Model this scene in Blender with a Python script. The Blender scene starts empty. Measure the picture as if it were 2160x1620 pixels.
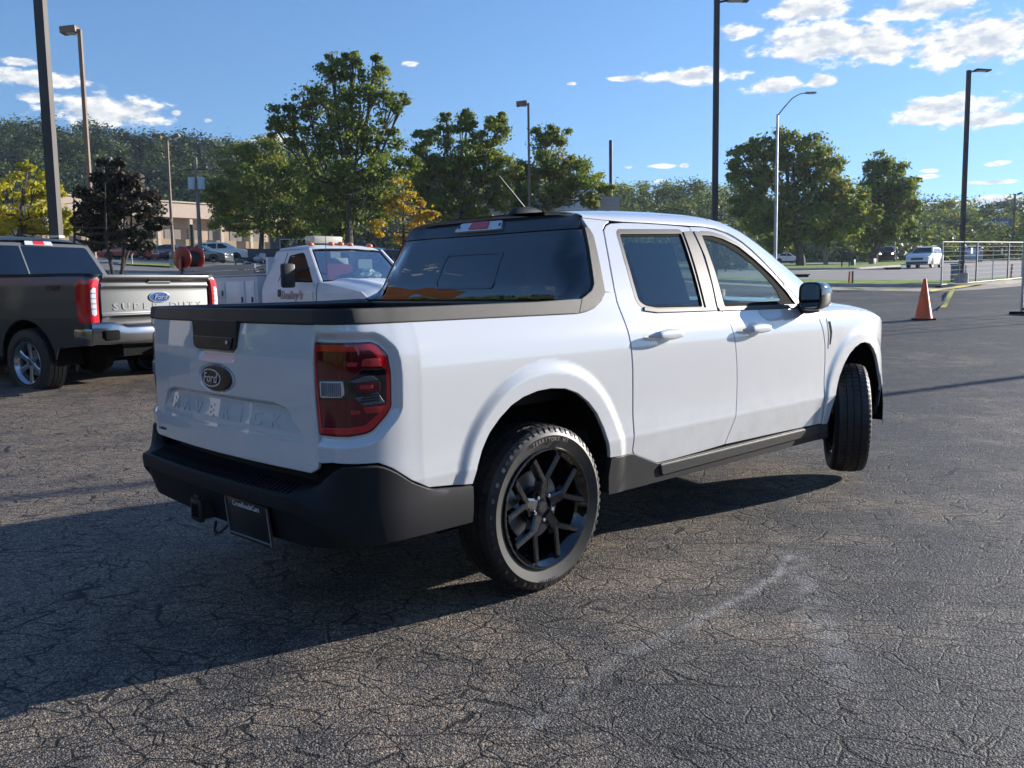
import bpy, bmesh, math, random
import numpy as np
from mathutils import Vector, Matrix
from mathutils.geometry import delaunay_2d_cdt
random.seed(7); RNG = np.random.default_rng(7)
SC = bpy.context.scene; COL = SC.collection

# ---------------------------------------------------------------- camera
CAM = np.array([-2.776561, -3.530237, 1.329632]); YAW, PIT, ROL, FPX = 0.7985209, -0.1093076, -0.0150104, 1889.5
def cam_axes():
    f = np.array([math.cos(PIT)*math.cos(YAW), math.cos(PIT)*math.sin(YAW), math.sin(PIT)])
    r = np.cross(f, [0, 0, 1]); r /= np.linalg.norm(r); u = np.cross(r, f)
    return math.cos(ROL)*r+math.sin(ROL)*u, -math.sin(ROL)*r+math.cos(ROL)*u, f
CR, CU, CF = cam_axes()
cd = bpy.data.cameras.new('camera'); cam = bpy.data.objects.new('camera', cd); COL.objects.link(cam)
cam.matrix_world = Matrix(((CR[0], CU[0], -CF[0], CAM[0]), (CR[1], CU[1], -CF[1], CAM[1]), (CR[2], CU[2], -CF[2], CAM[2]), (0, 0, 0, 1)))
cd.sensor_width = 36; cd.lens = 36*FPX/2160; cd.clip_start = .05; cd.clip_end = 3000
SC.camera = cam

# ---------------------------------------------------------------- sun, sky, exposure
SUN_AZ, SUN_EL = math.radians(-16), math.radians(14)
SV = SC.view_settings; SV.view_transform = 'Standard'; SV.look = 'None'; SV.exposure = 1.0; SV.gamma = 1.0; SV.use_curve_mapping = False
ld = bpy.data.lights.new('sun', 'SUN'); ld.energy = 5.0; ld.angle = math.radians(.5); ld.color = (1, .93, .84)
sun = bpy.data.objects.new('sun', ld); COL.objects.link(sun)
sd = Vector((math.cos(SUN_EL)*math.cos(SUN_AZ), math.cos(SUN_EL)*math.sin(SUN_AZ), math.sin(SUN_EL)))
sun.rotation_euler = sd.to_track_quat('Z', 'Y').to_euler()

class NT:
    def __init__(s, tree): s.t = tree; s.N = tree.nodes; s.L = tree.links
    def n(s, kind, **kw):
        o = s.N.new(kind)
        for k, v in kw.items():
            if k.startswith('i_'):
                key = k[2:]; key = int(key) if key.isdigit() else key.replace('_', ' ')
                s.set(o.inputs[key], v)
            else: setattr(o, k, v)
        return o
    def set(s, sock, v):
        if isinstance(v, bpy.types.NodeSocket): s.L.new(v, sock)
        elif isinstance(v, bpy.types.Node): s.L.new(v.outputs[0], sock)
        else:
            if hasattr(sock.default_value, '__len__') and len(sock.default_value) == 4 and len(v) == 3: v = (*v, 1)
            sock.default_value = v
    def m(s, op, a, b=None, c=None, clamp=False):
        o = s.N.new('ShaderNodeMath'); o.operation = op; o.use_clamp = clamp
        for i, v in enumerate((a, b, c)):
            if v is not None: s.set(o.inputs[i], v)
        return o.outputs[0]
    def mix(s, f, a, b, mode='MIX'):
        o = s.N.new('ShaderNodeMix'); o.data_type = 'RGBA'; o.blend_type = mode
        s.set(o.inputs[0], f); s.set(o.inputs[6], a); s.set(o.inputs[7], b); return o.outputs[2]
    def ramp(s, v, a, b, lo=0., hi=1.):
        o = s.N.new('ShaderNodeMapRange'); o.interpolation_type = 'SMOOTHSTEP'
        for i, q in enumerate((v, a, b, lo, hi)): s.set(o.inputs[i], q)
        return o.outputs[0]
    def noise(s, vec, scale, detail=3, rough=.5, out=0, dim='3D', dist=0):
        o = s.N.new('ShaderNodeTexNoise'); o.noise_dimensions = dim
        s.set(o.inputs['Vector'], vec); o.inputs['Scale'].default_value = scale; o.inputs['Detail'].default_value = detail; o.inputs['Roughness'].default_value = rough; o.inputs['Distortion'].default_value = dist
        return o.outputs[out]

def build_world():
    w = bpy.data.worlds.new('World'); SC.world = w; w.use_nodes = True; T = NT(w.node_tree); T.N.clear()
    sky = T.n('ShaderNodeTexSky', sky_type='NISHITA', sun_disc=False, sun_elevation=SUN_EL, sun_rotation=math.pi/2-SUN_AZ, altitude=100, air_density=1.25, dust_density=.05, ozone_density=3.0)
    geo = T.n('ShaderNodeTexCoord'); D = geo.outputs['Generated']
    sp = T.n('ShaderNodeSeparateXYZ', i_0=D); x, y, z = sp.outputs
    hi = T.n('ShaderNodeCombineXYZ', i_0=x, i_1=y, i_2=T.m('ADD', T.m('MULTIPLY', T.m('MAXIMUM', z, 0.), .9), .105)); T.L.new(T.n('ShaderNodeVectorMath', operation='NORMALIZE', i_0=hi.outputs[0]).outputs[0], sky.inputs[0])
    az = T.m('ARCTAN2', y, x); el = T.m('ARCSINE', z)
    azd = T.m('MULTIPLY', az, 57.2958); eld = T.m('MULTIPLY', el, 57.2958)
    # coordinates of a flat cloud deck seen in perspective: features shrink and flatten towards the horizon
    cx = T.n('ShaderNodeCombineXYZ', i_0=azd, i_1=T.m('MULTIPLY', eld, 2.1), i_2=0.)
    n1 = T.noise(cx.outputs[0], .55, 9, .62); n2 = T.noise(cx.outputs[0], 1.9, 6, .60)
    up = T.n('ShaderNodeCombineXYZ', i_0=T.m('SUBTRACT', azd, .35), i_1=T.m('ADD', T.m('MULTIPLY', eld, 2.1), .9), i_2=0.)
    n1u = T.noise(up.outputs[0], .55, 9, .62)
    blobs = None
    # (azimuth, elevation, half width, half height) of the cumulus seen in this part of the sky, degrees
    for a, e, sa, se in CLOUDS:
        da = T.m('DIVIDE', T.m('SUBTRACT', azd, a), sa); de = T.m('DIVIDE', T.m('SUBTRACT', eld, e), se)
        g = T.m('ADD', T.m('MULTIPLY', da, da), T.m('MULTIPLY', de, de))
        g = T.m('POWER', 2.718, T.m('MULTIPLY', g, -1.))
        blobs = g if blobs is None else T.m('MAXIMUM', blobs, g)
    # the rest of the sky carries the same scattered cumulus
    away = T.ramp(T.m('ABSOLUTE', T.m('SUBTRACT', azd, 46.)), 38, 55)
    low = T.noise(cx.outputs[0], .085, 3, .5)
    far = T.m('MULTIPLY', T.m('MULTIPLY', away, T.ramp(low, .50, .66)), T.ramp(eld, 60, 2))
    cov = T.m('MAXIMUM', blobs, T.m('MULTIPLY', far, .8))
    fn = T.m('MULTIPLY', T.m('SUBTRACT', n2, .5), .55)
    dens = T.m('ADD', T.m('MULTIPLY', cov, 1.22), T.m('ADD', fn, T.m('MULTIPLY', T.m('SUBTRACT', n1, .5), 2.1)))
    densu = T.m('ADD', T.m('MULTIPLY', cov, 1.22), T.m('ADD', fn, T.m('MULTIPLY', T.m('SUBTRACT', n1u, .5), 2.1)))
    a0 = T.m('MULTIPLY', T.ramp(dens, .44, .90), T.ramp(cov, .06, .34))
    shade = T.ramp(T.m('SUBTRACT', dens, densu), -.36, .30)
    thick = T.ramp(dens, .9, 1.6)
    lit = T.m('MULTIPLY', T.m('ADD', T.m('MULTIPLY', shade, .75), .25), T.m('SUBTRACT', 1., T.m('MULTIPLY', thick, .55)))
    ccol = T.mix(lit, (2.2, 2.7, 3.6), (6.4, 6.3, 6.0))
    hz = T.ramp(eld, 0., 5., .55, 1.)
    tint = T.n('ShaderNodeMix', data_type='RGBA', blend_type='MULTIPLY'); T.set(tint.inputs[0], 1.); T.set(tint.inputs[6], sky.outputs[0]); T.set(tint.inputs[7], SKY_TINT)
    col = T.mix(T.m('MULTIPLY', T.m('MULTIPLY', a0, hz), T.ramp(eld, -1, .2)), tint.outputs[2], ccol)
    bg = T.n('ShaderNodeBackground', i_0=col, i_1=SKY_STR)
    out = T.n('ShaderNodeOutputWorld'); T.L.new(bg.outputs[0], out.inputs[0])
SKY_STR = .092; SKY_TINT = (.76, .93, 1.20)
def px_dir(px, py):
    d = CR*(px-1080)/FPX-CU*(py-810)/FPX+CF
    return d/np.linalg.norm(d)
CLOUDS = []
for px, py, hw, hh in [(225, 235, 120, 32), (70, 165, 110, 16), (40, 130, 40, 8), (85, 205, 45, 12), (585, 300, 60, 14), (865, 135, 18, 6), (372, 238, 12, 6), (438, 254, 12, 6),
        (1470, 162, 100, 17), (1315, 166, 34, 7), (1205, 176, 12, 4), (1635, 180, 66, 18), (1728, 172, 28, 14), (1560, 66, 45, 16), (1700, 20, 90, 32), (1740, 90, 130, 42), (1860, 95, 90, 42), (2060, 90, 130, 46), (1880, 30, 70, 14), (1960, 8, 90, 24),
        (2000, 225, 110, 22), (2080, 252, 90, 18), (1950, 250, 60, 13), (2100, 345, 22, 5), (2105, 384, 46, 5), (1960, 372, 22, 4), (1395, 350, 28, 5), (1325, 352, 12, 4), (1445, 349, 10, 6), (1960, 360, 20, 4), (2090, 424, 120, 9), (1390, 382, 18, 4)]:
    d = px_dir(px, py)
    CLOUDS.append((math.degrees(math.atan2(d[1], d[0])), math.degrees(math.asin(d[2])), math.degrees(hw/FPX)*1.0, math.degrees(hh/FPX)*1.05))
build_world()

# ---------------------------------------------------------------- ground height and placing
SLOPES = [(-40, .024), (-24, .031), (0, .036), (12, .046), (24, .054), (45, .055)]   # bearing left of the view axis -> how fast the land rises
def gz(x, y):
    dx, dy = x-CAM[0], y-CAM[1]; r = math.hypot(dx, dy)
    b = math.degrees((math.atan2(dy, dx)-YAW+math.pi) % (2*math.pi)-math.pi)
    s = float(np.interp(b, [q[0] for q in SLOPES], [q[1] for q in SLOPES])); s *= float(np.interp(abs(b), [60, 110], [1, 0]))
    r0 = 7.5 if b < 0 else 7.5+min(b, 20)*.09
    t = (min(r, 190)-r0)/1.5
    return s*1.5*(math.log1p(math.exp(t)) if t < 30 else t)-.008
def spot(px, d, dz=0):
    """ground point at image bearing px, at depth d metres"""
    t = (px-1080)/FPX; fx, fy = math.cos(YAW), math.sin(YAW)
    x = CAM[0]+d*fx+d*t*fy; y = CAM[1]+d*fy-d*t*fx
    return Vector((x, y, gz(x, y)+dz))
def ptat(px, py, d):
    v = CR*(px-1080)/FPX-CU*(py-810)/FPX+CF
    return Vector(CAM+v*d)
def ground_hit(px, py):
    v = CR*(px-1080)/FPX-CU*(py-810)/FPX+CF; t = 2.
    while t < 400:
        p = CAM+v*t
        if p[2] <= gz(p[0], p[1]): break
        t += .1 if t < 40 else .4
    return Vector((p[0], p[1], gz(p[0], p[1])))

# ---------------------------------------------------------------- objects
def tag(o, label, cat=None, group=None, kind=None):
    if label: o['label'] = label
    if cat: o['category'] = cat
    if group: o['group'] = group
    if kind: o['kind'] = kind
    return o
def thing(name, label, cat, loc=(0, 0, 0), rz=0, group=None):
    o = bpy.data.objects.new(name, None); COL.objects.link(o); o.location = loc; o.rotation_euler = (0, 0, rz); o.empty_display_size = .2
    return tag(o, label, cat, group)
def mk(name, V, F, m, parent=None, smooth=True, normals=None, mats=None, fm=None):
    me = bpy.data.meshes.new(name); me.from_pydata([tuple(v) for v in V], [], F); me.update()
    if m: me.materials.append(m)
    if mats:
        for q in mats: me.materials.append(q)
    if fm is not None: me.polygons.foreach_set('material_index', fm)
    me.polygons.foreach_set('use_smooth', [smooth]*len(me.polygons))
    if normals is not None: me.normals_split_custom_set_from_vertices([tuple(n) for n in normals])
    o = bpy.data.objects.new(name, me); COL.objects.link(o)
    if parent is not None: o.parent = parent
    return o
def bm_obj(name, bm, m, parent=None, smooth=False, ang=35, mats=None):
    bmesh.ops.recalc_face_normals(bm, faces=bm.faces)
    if smooth:
        for f in bm.faces: f.smooth = True
        for e in bm.edges:
            if len(e.link_faces) == 2 and e.calc_face_angle(0) > math.radians(ang): e.smooth = False
    me = bpy.data.meshes.new(name); bm.to_mesh(me); bm.free()
    if m: me.materials.append(m)
    if mats:
        for q in mats: me.materials.append(q)
    o = bpy.data.objects.new(name, me); COL.objects.link(o)
    if parent is not None: o.parent = parent
    return o
def bbox(bm, c, s, rot=None, bev=0, mi=0):
    M = Matrix.Translation(c) @ (rot.to_4x4() if rot is not None else Matrix()) @ Matrix.Diagonal((*s, 1))
    r = bmesh.ops.create_cube(bm, size=1, matrix=M)
    fs = {f for v in r['verts'] for f in v.link_faces}
    for f in fs: f.material_index = mi
    if bev:
        es = {e for f in fs for e in f.edges}
        bmesh.ops.bevel(bm, geom=list(es), offset=bev, segments=2, affect='EDGES', profile=.5)
def box(name, c, s, m, parent=None, rot=None, bev=0):
    bm = bmesh.new(); bbox(bm, c, s, rot, bev); return bm_obj(name, bm, m, parent, smooth=bool(bev))
def tubev(bm, pts, r, n=8, cap=True, closed=False):
    """tube along pts; r scalar or list"""
    pts = [Vector(p) for p in pts]; rs = r if hasattr(r, '__len__') else [r]*len(pts); rings = []; prev = None
    for i, p in enumerate(pts):
        if closed: t = (pts[(i+1) % len(pts)]-pts[i-1])
        else: t = (pts[min(i+1, len(pts)-1)]-pts[max(i-1, 0)])
        t.normalize()
        a = prev if prev is not None else (Vector((0, 0, 1)) if abs(t.z) < .9 else Vector((1, 0, 0)))
        b = t.cross(a).normalized(); a = b.cross(t).normalized(); prev = a
        rings.append([bm.verts.new(p+(a*math.cos(q)+b*math.sin(q))*rs[i]) for q in [2*math.pi*k/n+math.pi/n for k in range(n)]])
    m = len(rings)
    for i in range(m if closed else m-1):
        A, B = rings[i], rings[(i+1) % m]
        for k in range(n): bm.faces.new((A[k], A[(k+1) % n], B[(k+1) % n], B[k]))
    if cap and not closed: bm.faces.new(rings[0][::-1]); bm.faces.new(rings[-1])
def tube(name, pts, r, m, parent=None, n=8, closed=False):
    bm = bmesh.new(); tubev(bm, pts, r, n, closed=closed); return bm_obj(name, bm, m, parent, smooth=n > 5, ang=50)
def lathe(name, prof, m, parent=None, n=48, axis='Y', ang=40, M=None, closed=False):
    """prof: list of (radius, axial)"""
    bm = bmesh.new(); lathev(bm, prof, n, axis, M, closed); return bm_obj(name, bm, m, parent, smooth=True, ang=ang)
def lathev(bm, prof, n=48, axis='Y', M=None, closed=False):
    R = []
    for k in range(n):
        a = 2*math.pi*k/n; row = []
        for r, h in prof:
            p = Vector((r*math.cos(a), h, r*math.sin(a))) if axis == 'Y' else Vector((r*math.cos(a), r*math.sin(a), h))
            if M is not None: p = M @ p
            row.append(bm.verts.new(p))
        R.append(row)
    for k in range(n):
        A, B = R[k], R[(k+1) % n]
        for i in range(len(prof)-(0 if closed else 1)):
            j = (i+1) % len(prof)
            if prof[i][0] < 1e-6 and prof[j][0] < 1e-6: continue
            bm.faces.new((A[i], A[j], B[j], B[i]))
    bmesh.ops.remove_doubles(bm, verts=bm.verts, dist=1e-5)
def text_mesh(s, size, ext, mat4, m, name, parent, shear=0, bev=0, spacing=1, align='CENTER', bold=0, sx=1):
    cu = bpy.data.curves.new(name, 'FONT'); cu.body = s; cu.size = size; cu.extrude = ext; cu.shear = shear; cu.align_x = align; cu.align_y = 'CENTER'; cu.space_character = spacing; cu.bevel_depth = bev; cu.offset = bold; cu.resolution_u = 2
    t = bpy.data.objects.new('tmp', cu); COL.objects.link(t)
    dg = bpy.context.evaluated_depsgraph_get(); me = bpy.data.meshes.new_from_object(t.evaluated_get(dg)); bpy.data.objects.remove(t); bpy.data.curves.remove(cu)
    me.transform(mat4 @ Matrix.Diagonal((sx, 1, 1, 1))); me.materials.clear(); me.materials.append(m)
    o = bpy.data.objects.new(name, me); COL.objects.link(o)
    if parent is not None: o.parent = parent
    return o
def frame(o, ex, ey):
    """matrix taking text plane x,y to world ex,ey at origin o"""
    ex = Vector(ex).normalized(); ez = ex.cross(Vector(ey)).normalized(); ey = ez.cross(ex)
    return Matrix(((ex.x, ey.x, ez.x, o[0]), (ex.y, ey.y, ez.y, o[1]), (ex.z, ey.z, ez.z, o[2]), (0, 0, 0, 1)))
def copy_tree(o, parent=None, mirror=False):
    c = o.copy(); COL.objects.link(c)
    if parent is not None: c.parent = parent
    for ch in list(o.children): copy_tree(ch, c)
    return c

# ---------------------------------------------------------------- materials
MATS = {}
def pmat(name, col, rough=.5, metal=0, coat=0, coat_r=.03, spec=.5, bump=None, emit=None, var=None, sheen=0, alpha=1):
    if name in MATS: return MATS[name]
    m = bpy.data.materials.new(name); m.use_nodes = True; T = NT(m.node_tree); b = T.N['Principled BSDF']; MATS[name] = m
    b.inputs['Base Color'].default_value = (*col, 1); b.inputs['Roughness'].default_value = rough; b.inputs['Metallic'].default_value = metal
    b.inputs['Coat Weight'].default_value = coat; b.inputs['Coat IOR'].default_value = 1.6; b.inputs['Coat Roughness'].default_value = coat_r; b.inputs['Specular IOR Level'].default_value = spec
    if emit: b.inputs['Emission Color'].default_value = (*emit[:3], 1); b.inputs['Emission Strength'].default_value = emit[3]
    tc = T.n('ShaderNodeTexCoord').outputs['Object']
    if var:   # (scale, amount): uneven colour
        nz = T.noise(tc, var[0], 4, .6); f = T.ramp(nz, .3, .7)
        T.set(b.inputs['Base Color'], T.mix(f, tuple(c*(1-var[1]) for c in col), tuple(min(1, c*(1+var[1])) for c in col)))
    if bump:  # (scale, strength, distance)
        nz = T.noise(tc, bump[0], 3, .6); bp = T.n('ShaderNodeBump', i_Strength=bump[1], i_Distance=bump[2], i_Height=nz); T.L.new(bp.outputs[0], b.inputs['Normal'])
    return m
def glass_mat(name, tint, refl=1.0, rough=0.0, wave=0):
    if name in MATS: return MATS[name]
    m = bpy.data.materials.new(name); m.use_nodes = True; T = NT(m.node_tree); T.N.clear(); MATS[name] = m
    tr = T.n('ShaderNodeBsdfTransparent', i_0=tint); gl = T.n('ShaderNodeBsdfGlossy', i_Roughness=rough); gl.inputs[0].default_value = (1, 1, 1, 1)
    if wave: bp = T.n('ShaderNodeBump', i_Strength=1., i_Distance=wave, i_Height=T.noise(T.n('ShaderNodeTexCoord').outputs['Object'], 1.6, 1, .4)); T.L.new(bp.outputs[0], gl.inputs['Normal'])
    fr = T.n('ShaderNodeFresnel', i_0=1.52); mx = T.n('ShaderNodeMixShader', i_0=T.m('MULTIPLY', fr.outputs[0], refl*1.6, clamp=True)); T.L.new(tr.outputs[0], mx.inputs[1]); T.L.new(gl.outputs[0], mx.inputs[2])
    o = T.n('ShaderNodeOutputMaterial'); T.L.new(mx.outputs[0], o.inputs[0]); return m
def paint_white():
    m = pmat('white_paint', (.70, .71, .725), .22, coat=1.0, coat_r=.015); T = NT(m.node_tree); b = T.N['Principled BSDF']; b.inputs['Coat IOR'].default_value = 1.85
    P = T.n('ShaderNodeTexCoord').outputs['Object']; z = T.n('ShaderNodeSeparateXYZ', i_0=P).outputs[2]
    dirt = T.m('MULTIPLY', T.ramp(z, .95, .42), T.ramp(T.noise(P, 7, 5, .7), .35, .75)); fine = T.ramp(T.noise(P, 60, 3, .7), .58, .8)
    T.set(b.inputs['Base Color'], T.mix(T.m('MULTIPLY', T.m('ADD', dirt, T.m('MULTIPLY', fine, dirt)), .22), (.70, .71, .725), (.36, .33, .29)))
    return m
WHITE = paint_white()
GRAIN = pmat('grained_black_plastic', (.026, .027, .029), .55, spec=.32, bump=(900, .55, .002))
CLAD = pmat('black_cladding', (.013, .014, .017), .60, spec=.28, bump=(1400, .25, .001))
SATIN = pmat('satin_black_trim', (.024, .024, .026), .5, spec=.34)
GLOSSK = pmat('gloss_black', (.004, .004, .005), .05, coat=1, coat_r=.01)
DARK = pmat('dark_void', (.008, .008, .009), .9, spec=.1)
RUBBER = pmat('tyre_rubber', (.030, .029, .028), .50, spec=.5, var=(14, .25))
CHROME = pmat('chrome', (.75, .76, .78), .12, 1)
STEEL = pmat('bare_steel', (.42, .42, .42), .45, 1, var=(9, .2))
RED = pmat('red_lens', (.62, .008, .014), .12, coat=1, coat_r=.02)
MAROON = pmat('smoked_red_lens', (.12, .005, .009), .10, coat=.6, coat_r=.02)
REDREF = pmat('red_reflector', (.50, .01, .012), .25, coat=1, coat_r=.03, bump=(260, .6, .003))
CLEARL = pmat('clear_lens', (.68, .70, .73), .15, .3, coat=1, coat_r=.02)
AMBER = pmat('amber_lens', (.75, .17, .01), .25, coat=1)
G_DARK = glass_mat('privacy_glass', (.010, .013, .015), 1.35, wave=.035)
G_SRV = glass_mat('service_glass', (.50, .58, .54), .28)
G_RDOOR = glass_mat('rear_door_glass', (.40, .47, .46), .9)
G_SIDE = glass_mat('green_tinted_glass', (.74, .83, .78), .45)
G_CAR = glass_mat('car_glass', (.14, .17, .18), .10)
INTER = pmat('interior_dark', (.03, .031, .034), .8)
SEAT = pmat('seat_cloth', (.055, .056, .06), .9)
import numpy as np, math
def lerp_tab(t,T):
    return float(np.interp(t,[a for a,b in T],[b for a,b in T]))
PROF=[(.30,.868),(.38,.878),(.45,.888),(.55,.903),(.606,.9115),(.63,.9085),(.70,.902),(.78,.902),(.90,.906),(1.0,.908),(1.06,.905),(1.11,.896),(1.15,.882),(1.19,.865),(1.22,.853),(1.30,.825),(1.40,.785),(1.50,.740),(1.58,.702),(1.64,.668),(1.75,.60)]
# smooth the width profile on a fine table
_z=np.arange(.2,1.9,.005);_w=np.interp(_z,[a for a,b in PROF],[b for a,b in PROF])
def _blur(w,s):
    k=np.exp(-.5*(np.arange(-20,21)/s)**2);k/=k.sum();return np.convolve(np.pad(w,20,mode='edge'),k,'valid')
_ws=_blur(_w,4.5);_wc=_blur(_w,1.2)
_m=np.exp(-((_z-.606)/.02)**2);_w=_ws*(1-_m)+_wc*_m
def Wz(z): return float(np.interp(z,_z,_w))
def sstep(a,b,x):
    t=min(1,max(0,(x-a)/(b-a)));return t*t*(3-2*t)
def _spl(P,n=24):
    P=np.array(P,float);Q=np.vstack([2*P[0]-P[1],P,2*P[-1]-P[-2]]);o=[]
    for i in range(1,len(Q)-2):
        for t in np.linspace(0,1,n,endpoint=False):
            a,b,c,d=Q[i-1],Q[i],Q[i+1],Q[i+2]
            o.append(.5*((2*b)+(c-a)*t+(2*a-5*b+4*c-d)*t*t+(3*b-a-3*c+d)*t**3))
    o.append(Q[-2]);return np.array(o)
REAR=[(-.70,-.905),(-.80,-.900),(-.88,-.885),(-.953,-.857),(-.999,-.812),(-1.020,-.757),(-1.030,-.69),(-1.045,-.5),(-1.06,-.25),(-1.065,0)]
FRONT=[(2.75,-.905),(3.0,-.902),(3.2,-.892),(3.38,-.868),(3.50,-.825),(3.60,-.75),(3.67,-.62),(3.71,-.4),(3.73,0)]
_r=_spl(REAR);_f=_spl(FRONT)
_ru=.70+np.r_[0,np.cumsum(np.hypot(*np.diff(_r,axis=0).T))]
_fu=-(2.75+np.r_[0,np.cumsum(np.hypot(*np.diff(_f,axis=0).T))])
_U=np.r_[_fu[::-1],np.linspace(-2.7,.65,68),_ru];_X=np.r_[_f[::-1,0],-np.linspace(-2.7,.65,68),_r[:,0]];_Y=np.r_[_f[::-1,1],np.full(68,-.905),_r[:,1]]
_tx=np.gradient(_X,_U);_ty=np.gradient(_Y,_U)
UR=float(_ru[-1])
def plan(u):
    x=np.interp(u,_U,_X);y=np.interp(u,_U,_Y);tx=np.interp(u,_U,_tx);ty=np.interp(u,_U,_ty);l=math.hypot(tx,ty)
    return x,y,ty/l,-tx/l*-1*-1   # outward normal
def plann(u):
    x,y,_,_=plan(u);tx=np.interp(u,_U,_tx);ty=np.interp(u,_U,_ty);l=math.hypot(tx,ty)
    return x,y,-ty/l,tx/l
def flare(x,z):
    o=0
    for cx,zt in((0,0),(3.03,.025)):
        dx=(x-cx+.01);dz=z-.36-zt
        r=(abs(dx/.545)**2.15+abs(max(dz,0)/.635)**2.15)**(1/2.15) if dz>0 else abs(dx)/.545
        w=1-sstep(.93,1.03,r);w*=sstep(.40,.52,z) if False else 1
        o=max(o,w)
    return o
def seg_d(p,poly):
    # signed distance, negative inside
    x,y=p;d=1e9;ins=False;n=len(poly)
    for i in range(n):
        ax,ay=poly[i];bx,by=poly[(i+1)%n];ex,ey=bx-ax,by-ay
        t=max(0,min(1,((x-ax)*ex+(y-ay)*ey)/(ex*ex+ey*ey+1e-12)));d=min(d,math.hypot(x-ax-t*ex,y-ay-t*ey))
        if (ay>y)!=(by>y) and x<(bx-ax)*(y-ay)/(by-ay)+ax: ins=not ins
    return -d if ins else d
TLP=None
def side(u,z,dents=True):
    x,y,nx,ny=plann(u)
    k=1-.62*sstep(.80,1.05,u);
    o=(Wz(z)-.905)*k
    if u<-2.5: o+= -.0*0
    o+=.014*flare(-u,z)
    if dents and TLP is not None and .6<u:
        d=seg_d((u,z),TLP);o-=.020*(1-sstep(.006,.040,d))
    return np.array([x+nx*o,y+ny*o,z])
# ================================================================ WHITE PICKUP
def arc(cx, cz, a, b, t0, t1, n): return [(cx+a*math.cos(t0+(t1-t0)*i/n), cz+b*math.sin(t0+(t1-t0)*i/n)) for i in range(n+1)]
def fillet(poly, r, n=4, idx=None):
    out = []; N = len(poly)
    for i, p in enumerate(poly):
        if idx is not None and i not in idx: out.append(p); continue
        a = Vector(poly[i-1]); b = Vector(p); c = Vector(poly[(i+1) % N]); u = (a-b); w = (c-b); q = min(r, u.length*.45, w.length*.45)
        if u.length < 1e-6 or w.length < 1e-6: out.append(p); continue
        u = b+u.normalized()*q; w = b+w.normalized()*q
        for k in range(n+1):
            t = k/n; v = u*(1-t)**2+b*2*t*(1-t)+w*t*t; out.append((v.x, v.y))
    return out
def resamp(poly, res):
    out = []; N = len(poly)
    for i in range(N):
        a, b = np.array(poly[i]), np.array(poly[(i+1) % N]); L = np.hypot(*(b-a)); k = max(1, int(math.ceil(L/res)))
        if L < 1e-5: continue
        for j in range(k): out.append(tuple(a+(b-a)*j/k))
    return out
def area(p): return .5*sum(p[i][0]*p[(i+1) % len(p)][1]-p[(i+1) % len(p)][0]*p[i][1] for i in range(len(p)))
def inpoly_np(P, poly):
    x, y = P[:, 0], P[:, 1]; ins = np.zeros(len(P), bool); n = len(poly)
    for i in range(n):
        ax, ay = poly[i]; bx, by = poly[(i+1) % n]
        if ay == by: continue
        c = ((ay > y) != (by > y)) & (x < (bx-ax)*(y-ay)/(by-ay)+ax); ins ^= c
    return ins
def nearest_np(P, Q):
    return np.sqrt(((P[:, None, :]-Q[None, :, :])**2).sum(-1)).min(1)
def tri2d(poly, holes=(), res=.03, fine=None):
    loops = [resamp(poly, res)]+[resamp(h, res) for h in holes]
    if area(loops[0]) < 0: loops[0] = loops[0][::-1]
    for i in range(1, len(loops)):
        if area(loops[i]) > 0: loops[i] = loops[i][::-1]
    B = np.array([p for l in loops for p in l]); lo, hi = B.min(0), B.max(0)
    gx, gy = np.meshgrid(np.arange(math.floor(lo[0]/res)*res, hi[0], res), np.arange(math.floor(lo[1]/res)*res, hi[1], res))
    G = np.stack([gx.ravel(), gy.ravel()], 1)
    if fine:
        a0, a1, b0, b1, r2 = fine; gx, gy = np.meshgrid(np.arange(a0, a1, r2), np.arange(b0, b1, r2)); G = G[~((G[:, 0] > a0-r2*.6) & (G[:, 0] < a1) & (G[:, 1] > b0-r2*.6) & (G[:, 1] < b1))]; G = np.concatenate([G, np.stack([gx.ravel(), gy.ravel()], 1)])
    k = inpoly_np(G, loops[0])
    for h in loops[1:]: k &= ~inpoly_np(G, h)
    G = G[k]
    if len(G): G = G[nearest_np(G, B) > (fine[4] if fine else res)*.45]
    pts = [Vector(p) for p in B]+[Vector(p) for p in G]; edges = []; o = 0
    for l in loops:
        n = len(l); edges += [(o+i, o+(i+1) % n) for i in range(n)]; o += n
    V, E, F, ov, oe, of = delaunay_2d_cdt(pts, edges, [], 0, 1e-6)
    V2 = np.array([tuple(v) for v in V]); F = [f for f in F]; C = np.array([V2[list(f)].mean(0) for f in F]); k = inpoly_np(C, loops[0])
    for h in loops[1:]: k &= ~inpoly_np(C, h)
    F = [list(f) for f, q in zip(F, k) if q]
    F = [f if area([V2[i] for i in f]) > 0 else f[::-1] for f in F]
    return V2, F, loops
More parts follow.
